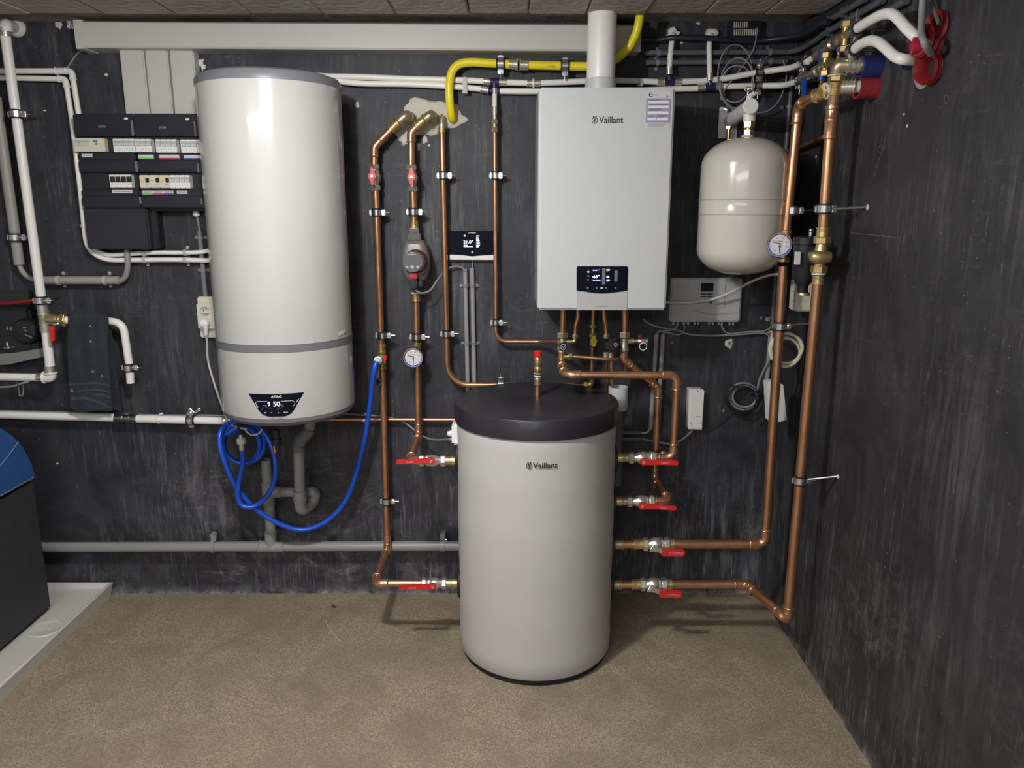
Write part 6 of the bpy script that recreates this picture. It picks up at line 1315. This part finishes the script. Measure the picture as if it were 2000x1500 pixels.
# tapered blue lid
ztop = P(35, 830, .22).z
R_ = [[V((sx0, -sy0, .585)), V((sx1, -sy0, .585)), V((sx1, -sy1, .585)), V((sx0, -sy1, .585))]]
def lring(i0, z_): return [V((sx0+i0, -sy0-i0*.7, z_)), V((sx1-i0, -sy0-i0*.7, z_)), V((sx1-i0, -sy1+i0, z_)), V((sx0+i0, -sy1+i0, z_))]
bm = bmesh.new(); rings = [lring(.0, .583), lring(.006, .64), lring(.024, .71), lring(.045, .755), lring(.075, ztop-.002), lring(.12, ztop+.005)]
m = M().add([p for r_ in rings for p in r_], [(0, 3, 2, 1)]+[(i*4+k, i*4+(k+1) % 4, (i+1)*4+(k+1) % 4, (i+1)*4+k) for i in range(5) for k in range(4)]+[tuple(20+k for k in range(4))]); bm.free()
build(m, 'lid', lid_blue, t, 'blue plastic lid', sharp=30)
build(M().tube(smooth_path([V((sx1-.026+.0, -sy0-.03, .73)), V((sx1-.014, -sy0-.12, .70)), V((sx1-.0, -sy0-.3, .64)), V((sx1+.002, -sy0-.4, .60))]), .0025, 6), 'lid_groove', pm('lid_line', (.16, .24, .38), .5), t)
build(M().tube([V((sx1+.001, -sy0-.012, .585)), V((sx1+.001, -sy1+.02, .585))], .0022, 6), 'lid_seam', pm('seam_grey', (.20, .22, .24), .5), t)
# ================================================================== BLACK MACHINE AT THE EDGE
t = thing('pump_unit', 'black pump machinery on a grey shelf behind far left white pipe', 'pump', P(20, 700, .05))
build(M().px(-90, 600, 62, 700, .055, 0, .012), 'housing', black_pl, t)
build(M().lathe(P(53, 646, .055), FR, [(-.05, .050), (.012, .048), (.022, .040), (.024, .018), (.028, .016), (.028, .001)], 32), 'motor_cap', black_pl, t)
for i, (a, b_) in enumerate(((48, 640), (50, 645.5), (53, 655), (60, 658))): build(M().box(P(a, b_, .085), (.014, .003, .006), Matrix.Rotation(.2*i, 3, 'Y'), .001), 'terminal', steel_dark, t)
for a, b_ in ((14, 636), (21, 637), (33, 634)): build(M().cyl(P(a, b_, .05), P(a, b_+10, .06), .005, 8), 'bolt', steel_dark, t)
sh = [P(-90, 697, .06), P(0, 691, .06), P(30, 689, .06), P(88, 679, .06), P(90, 696, .06), P(60, 702, .06), P(17, 712, .06), P(-90, 715, .06)]
build(M().prism([V((p.x, -.062, p.z)) for p in sh], Y*.06), 'shelf', pm('shelf_grey', (.20, .21, .195), .45), t)
build(M().px(-90, 667, 80, 690, .05, 0, .006), 'base', black_pl, t); build(M().lathe(P(16, 679, .058), Z, [(0, .02), (.004, .018), (.008, .006), (.022, .005)], 12), 'shelf_bolt', chrome, t)
build(M().tube([P(-80, 594.5, .08), P(20, 592, .08), P(78, 585.5, .09)], .0065, 8), 'red_tube', pm('red_hose', (.30, .015, .025), .35), t, 'red tube')
build(M().px(-90, 570, 60, 598, .02, 0, .006), 'top_plate', pm('dark_plate', (.028, .030, .027), .5), t)
cable('white_lead', [P(-50, 757, .03), P(0, 756, .04), P(25, 754, .05), P(45, 748, .05), P(56, 745, .05)], .004, white_cable, 'pale lead sagging below the far left horizontal pipe', seg=6)
t = thing('wire_hook', 'small bent wire hook hanging under far left horizontal pipe', 'hook', P(38, 772, .09)); build(M().tube(smooth_path([P(32, 742, .11), P(36, 758, .09), P(39, 772, .08), P(44.5, 772, .08), P(45.5, 752, .08)], 5), .0022, 6), 'wire', pm('dull_wire', (.40, .40, .38), .4, .6), t); build(M().ball(P(39, 772, .081), .0042, 8, 6), 'wire_end', pm('dull_wire', (.40, .40, .38), .4, .6), t)
# ================================================================== TOP RIGHT: SLEEVES, WHITE PIPES, VALVES
def sleeve(c, r, L, mat, name, label, tilt=(0, 0), inner=None):
    T = thing(name, label, 'pipe sleeve', c, 'wall sleeves'); c = V(c)
    build(M().lathe(V((XR+.01, c.y, c.z)), -X, [(0, r), (L+.01, r), (L+.01, r*.86), (L*.3, r*.84)], 24, False), 'sleeve_tube', mat, T); return T
s1 = PX(1722, 131, XR); s2_ = PX(1712, 170, XR-.01)
sleeve(s1, .031, .062, blue_tape, 'blue_sleeve', 'dark blue wall sleeve around upper thick white stub')
sleeve(V((XR, -.655, s2_.z)), .031, .062, red_tape, 'red_sleeve', 'dark red wall sleeve around lower thick white stub')
blob_r = M().lathe(V((XR, -.66, (s1.z+s2_.z)/2-.01)), -X, [(0, .062), (.004, .058), (.006, .03)], 22); build(blob_r, 'plaster_patch', pm('dark_plaster', (.045, .044, .042), .9), right)
s3 = PX(1826, 90, XR); s4 = PX(1806, 119, XR)
T = thing('red_corrugated_duct', 'red corrugated cable duct ends poking from a hole in side wall', 'duct', s3)
m = M(); pr = []
for i in range(9): pr += [(i*.0075, .040 if i % 2 else .036)]
build(M().lathe(s3+X*.012+Z*.004, V((-1, -.25, .1)), pr+[(.062, .030), (.01, .028)], 26, False), 'duct_end', red_corr, T)
build(M().lathe(s3+X*.012+V((0, -.02, .034)), V((-1, -.1, .1)), pr[:6]+[(.03, .026), (.005, .024)], 24, False), 'duct_end', red_corr, T)
build(M().lathe(s3+X*.01+V((0, -.01, -.05)), V((-1, -.25, -.1)), pr[:7]+[(.03, .024), (.005, .02)], 24, False), 'duct_end', red_corr, T)
build(M().lathe(s3+X*.004+V((0, -.02, .036)), V((-1, -.1, .1)), [(0, .026), (.002, .001)], 20), 'duct_end_shade', rubber, T)  # black discs set in the duct ends stand in for the shade inside
build(M().lathe(s3+X*.0+V((-.004, -.004, -.05)), V((-1, -.25, -.1)), [(0, .0195), (.002, .001)], 18), 'duct_end_shade', rubber, T)
build(M().lathe(PX(1806, 88, XR-.03), V((-1, .3, 0)), [(0, .021), (.028, .021), (.030, .018)], 18), 'inner_sleeve', pm('bright_red_sleeve', (.42, .02, .05), .3), T)
build(M().lathe(V((XR, s4.y+.0, s4.z-.022)), -X, [(0, .046), (.005, .04), (.008, .02)], 14), 'plaster_patch', pm('dusty_plaster', (.34, .31, .25), .9, var=.3, bump=.6), right)
sleeve(PX(1800, 118, XR), .023, .042, blue_tape, 'blue_sleeve', 'dark blue wall sleeve beside the red corrugated duct')
xw = XR-.06
t = thing('white_pipe', 'upper white pipe snaking along the side wall into red duct', 'pipe', PX(1730, 30, xw))
def pw(px, py, x): return PX(px, py, x)
build(M().tube(smooth_path([pw(1672, 57, .955), pw(1700, 40, .955), pw(1722, 29, .955), pw(1740, 27, .96), pw(1753, 35, .965), pw(1770, 54, .975), pw(1790, 73, .99), pw(1806, 88, 1.02)]), .0135, 14), 'pipe', white_pe, t)
t = thing('white_pipe', 'lower white pipe snaking along the side wall into blue sleeve', 'pipe', pw(1730, 95, xw))
build(M().tube(smooth_path([pw(1668, 97, .955), pw(1682, 86, .955), pw(1700, 79.5, .955), pw(1716, 83, .957), pw(1732, 96, .96), pw(1748, 110, .965), pw(1766, 116, .975), pw(1800, 117, 1.03)]), .0135, 14), 'pipe', white_pe, t)
for a, b_, lab in ((1671, 58, 'upper'), (1666, 98, 'lower')):
    p = pw(a, b_, .955); q = pw(a+8, b_-5, .955); clamp(p, q-p, .0135, 'dark clamp at the start of the %s side-wall white pipe' % lab, Z, V((XR, p.y, p.z)))
# valve manifold
def blue_valve(label, c, y0, y1, px_, x):
    T = thing('lever_valve', label, 'valve', c, 'blue lever valves'); c = V(c)
    lv = [pw(px_-4.3, y0, x), pw(px_+4.3, y0, x), pw(px_+4, y1-3, x), pw(px_+1, y1, x), pw(px_-4, y1, x)]
    d_ = -c.y+.03; lv = [P(q[0], q[1], d_) for q in ((px_-4.3, y0), (px_+4.3, y0), (px_+3.6, y1-2), (px_+1.5, y1), (px_-4, y1))]
    build(M().prism([V((p.x, -d_, p.z)) for p in lv], FR*.008), 'lever', blue_pl, T, 'blue lever'); 
    build(M().tube([V((lv[1].x, -d_-.003, lv[0].z-.006)), V((lv[1].x+.012, -d_-.002, lv[0].z-.003)), c+V((0, -.005, 0))], .004, 8), 'lever_arm', nickel, T); return T
cA = P(1608, 118, .33); cB = P(1580, 152, .27)
t = blue_valve('brass valve with blue lever, the one nearer the ceiling', cA, 97, 133, 1602.5, 0)
axA = (P(1640, 76, .48)-P(1590, 113, .30)).normalized()
build(M().lathe(P(1592, 112, .30), axA, [(0, .012), (.01, .017), (.03, .019), (.05, .017), (.06, .012), (.10, .012), (.105, .018), (.13, .018), (.135, .012)], 16), 'valve_body', bronze, t)
nut(t, P(1606, 130, .36), P(1612, 122, .37), .017, brass, 'union_nut'); nut(t, P(1612, 120, .38), P(1619, 114, .39), .019, brass, 'union_nut')
t = blue_valve('brass valve with blue lever, the one hanging lower', cB, 152, 187, 1569, 0)
axB = (P(1612, 134, .40)-P(1572, 153, .24)).normalized()
build(M().lathe(P(1566, 154.5, .225), axB, [(0, .012), (.012, .018), (.035, .02), (.05, .017), (.07, .012), (.1, .012), (.105, .019), (.14, .02), (.145, .012)], 16), 'valve_body', bronze, t)
nut(t, P(1594, 142, .33), P(1604, 137, .37), .020, brass, 'union_nut')
def cross(name, c, label, arms, r, mat=brass):
    T = thing(name, label, 'fitting', c); c = V(c)
    build(M().ball(c, r*1.25, 12, 8), 'core', mat, T)
    for d_, L, m_ in arms: e_ = c+V(d_).normalized()*L; build(M().tube([c, e_], r, 14), 'branch', m_, T); nut(T, e_-V(d_).normalized()*.008, e_+V(d_).normalized()*.010, r*1.45, m_)
    return T
cross('brass_cross', P(1652, 70, .57), 'brass cross fitting high beside the side-wall conduits', ((axA, .03, brass), (-axA, .04, bronze), (Z, .03, brass), (-Z, .035, brass)), .0125)
cross('brass_tee', P(1612, 128, .42), 'brass tee fitting between the two blue lever valves', ((axB, .03, brass), (-axB, .03, bronze), (Z, .028, brass), (-Z, .022, brass)), .0115)
t = thing('drain_screw', 'small blue and brass drain below the upper brass cross', 'drain', P(1640, 100, .55)); p0 = P(1640, 92, .55)
build(M().lathe(p0, -Z, [(0, .009), (.012, .009)], 12), 'blue_collar', blue_pl, t); build(M().lathe(p0-Z*.012, -Z, [(0, .006), (.004, .007), (.010, .005), (.014, .007), (.018, .007), (.024, .009), (.026, .009)], 12), 'brass_tail', brass, t)
t = thing('drain_screw', 'small blue and brass drain below the brass tee fitting', 'drain', P(1605, 158, .42)); p0 = P(1605.5, 147, .42)
build(M().lathe(p0, -Z, [(0, .010), (.014, .010)], 12), 'blue_collar', blue_pl, t); build(M().lathe(p0-Z*.014, -Z, [(0, .006), (.004, .0075), (.010, .005), (.014, .0075), (.018, .0075), (.024, .010), (.026, .010)], 12), 'brass_tail', brass, t)
for a, b_, d_, ax_, lab in ((1571, 122.5, .24, P(1580, 119, .28)-P(1560, 126, .19), 'black lined clamp on upper white pipe just before its blue valve'), (1563, 157, .21, P(1569, 155, .235)-P(1552, 161, .16), 'black lined clamp on lower white pipe just before its blue valve')):
    p = P(a, b_, d_); clamp(p, ax_, rw, lab, -Z, V((XR, p.y, p.z)))
t = thing('white_pipe', 'short white pipe piece between the upper blue valve and clamp', 'pipe', P(1585, 116, .29)); build(M().cyl(P(1574, 121.5, .25), P(1597, 108, .31), rw, 12), 'pipe', white_pe, t)
cable('grey_cable', [PX(1803, -8, XR-.05), PX(1801, 30, XR-.05), PX(1800, 62, XR-.06), PX(1806, 84, XR-.07), PX(1818, 104, XR-.04)], .0085, grey_cable, 'grey cable hanging from ceiling into red corrugated duct', seg=10)
cable('grey_cable', [PX(1816, -8, XR-.02), PX(1822, 14, XR-.02), PX(1830, 34, XR-.02), PX(1834, 48, XR-.02)], .005, grey_dark, 'thinner dark cable dropping into top of red corrugated duct', seg=8)
# copper strip between the risers and the small brown line behind the riser
t = thing('copper_tube', 'thin dark copper tube running along side wall behind the risers', 'pipe', P(1570, 285, .3)); build(M().cyl(PX(1540, 296, XR-.03), PX(1618, 265, XR-.03), .0075, 10), 'pipe', copper, t)

# ================================================================== SCRAPS ON THE FLOOR
t = thing('dried_leaf', 'tiny dark dried leaf scrap on the floor in front of low waste pipe', 'leaf', PZ(651, 1185, 0)); c = PZ(651, 1185, .004)
build(M().add([c+V((math.cos(k*.9)*.014*(1, .5)[k % 2], math.sin(k*.9)*.010*(1, .5)[k % 2], .003*(k % 3))) for k in range(7)]+[c+Z*.006], [(k, (k+1) % 7, 7) for k in range(7)]), 'leaf_blade', pm('dark_leaf', (.05, .035, .02), .9), t)
for i, pts in enumerate((((637, 1212), (640, 1222), (650, 1235), (660, 1248), (668, 1252)), ((562, 1215), (566, 1203), (570, 1198)), ((630, 1252), (640, 1240), (648, 1230)))):
    cable('straw', [PZ(a, b_, .002) for a, b_ in pts], .0011, pm('straw_pale', (.55, .50, .40), .8), ('longest pale straw strand lying on the floor below the leaf scrap', 'short pale straw strand on the floor nearest the tray', 'short pale straw strand crossing beside the longest strand')[i], 'straw', seg=5, group='straw strands')
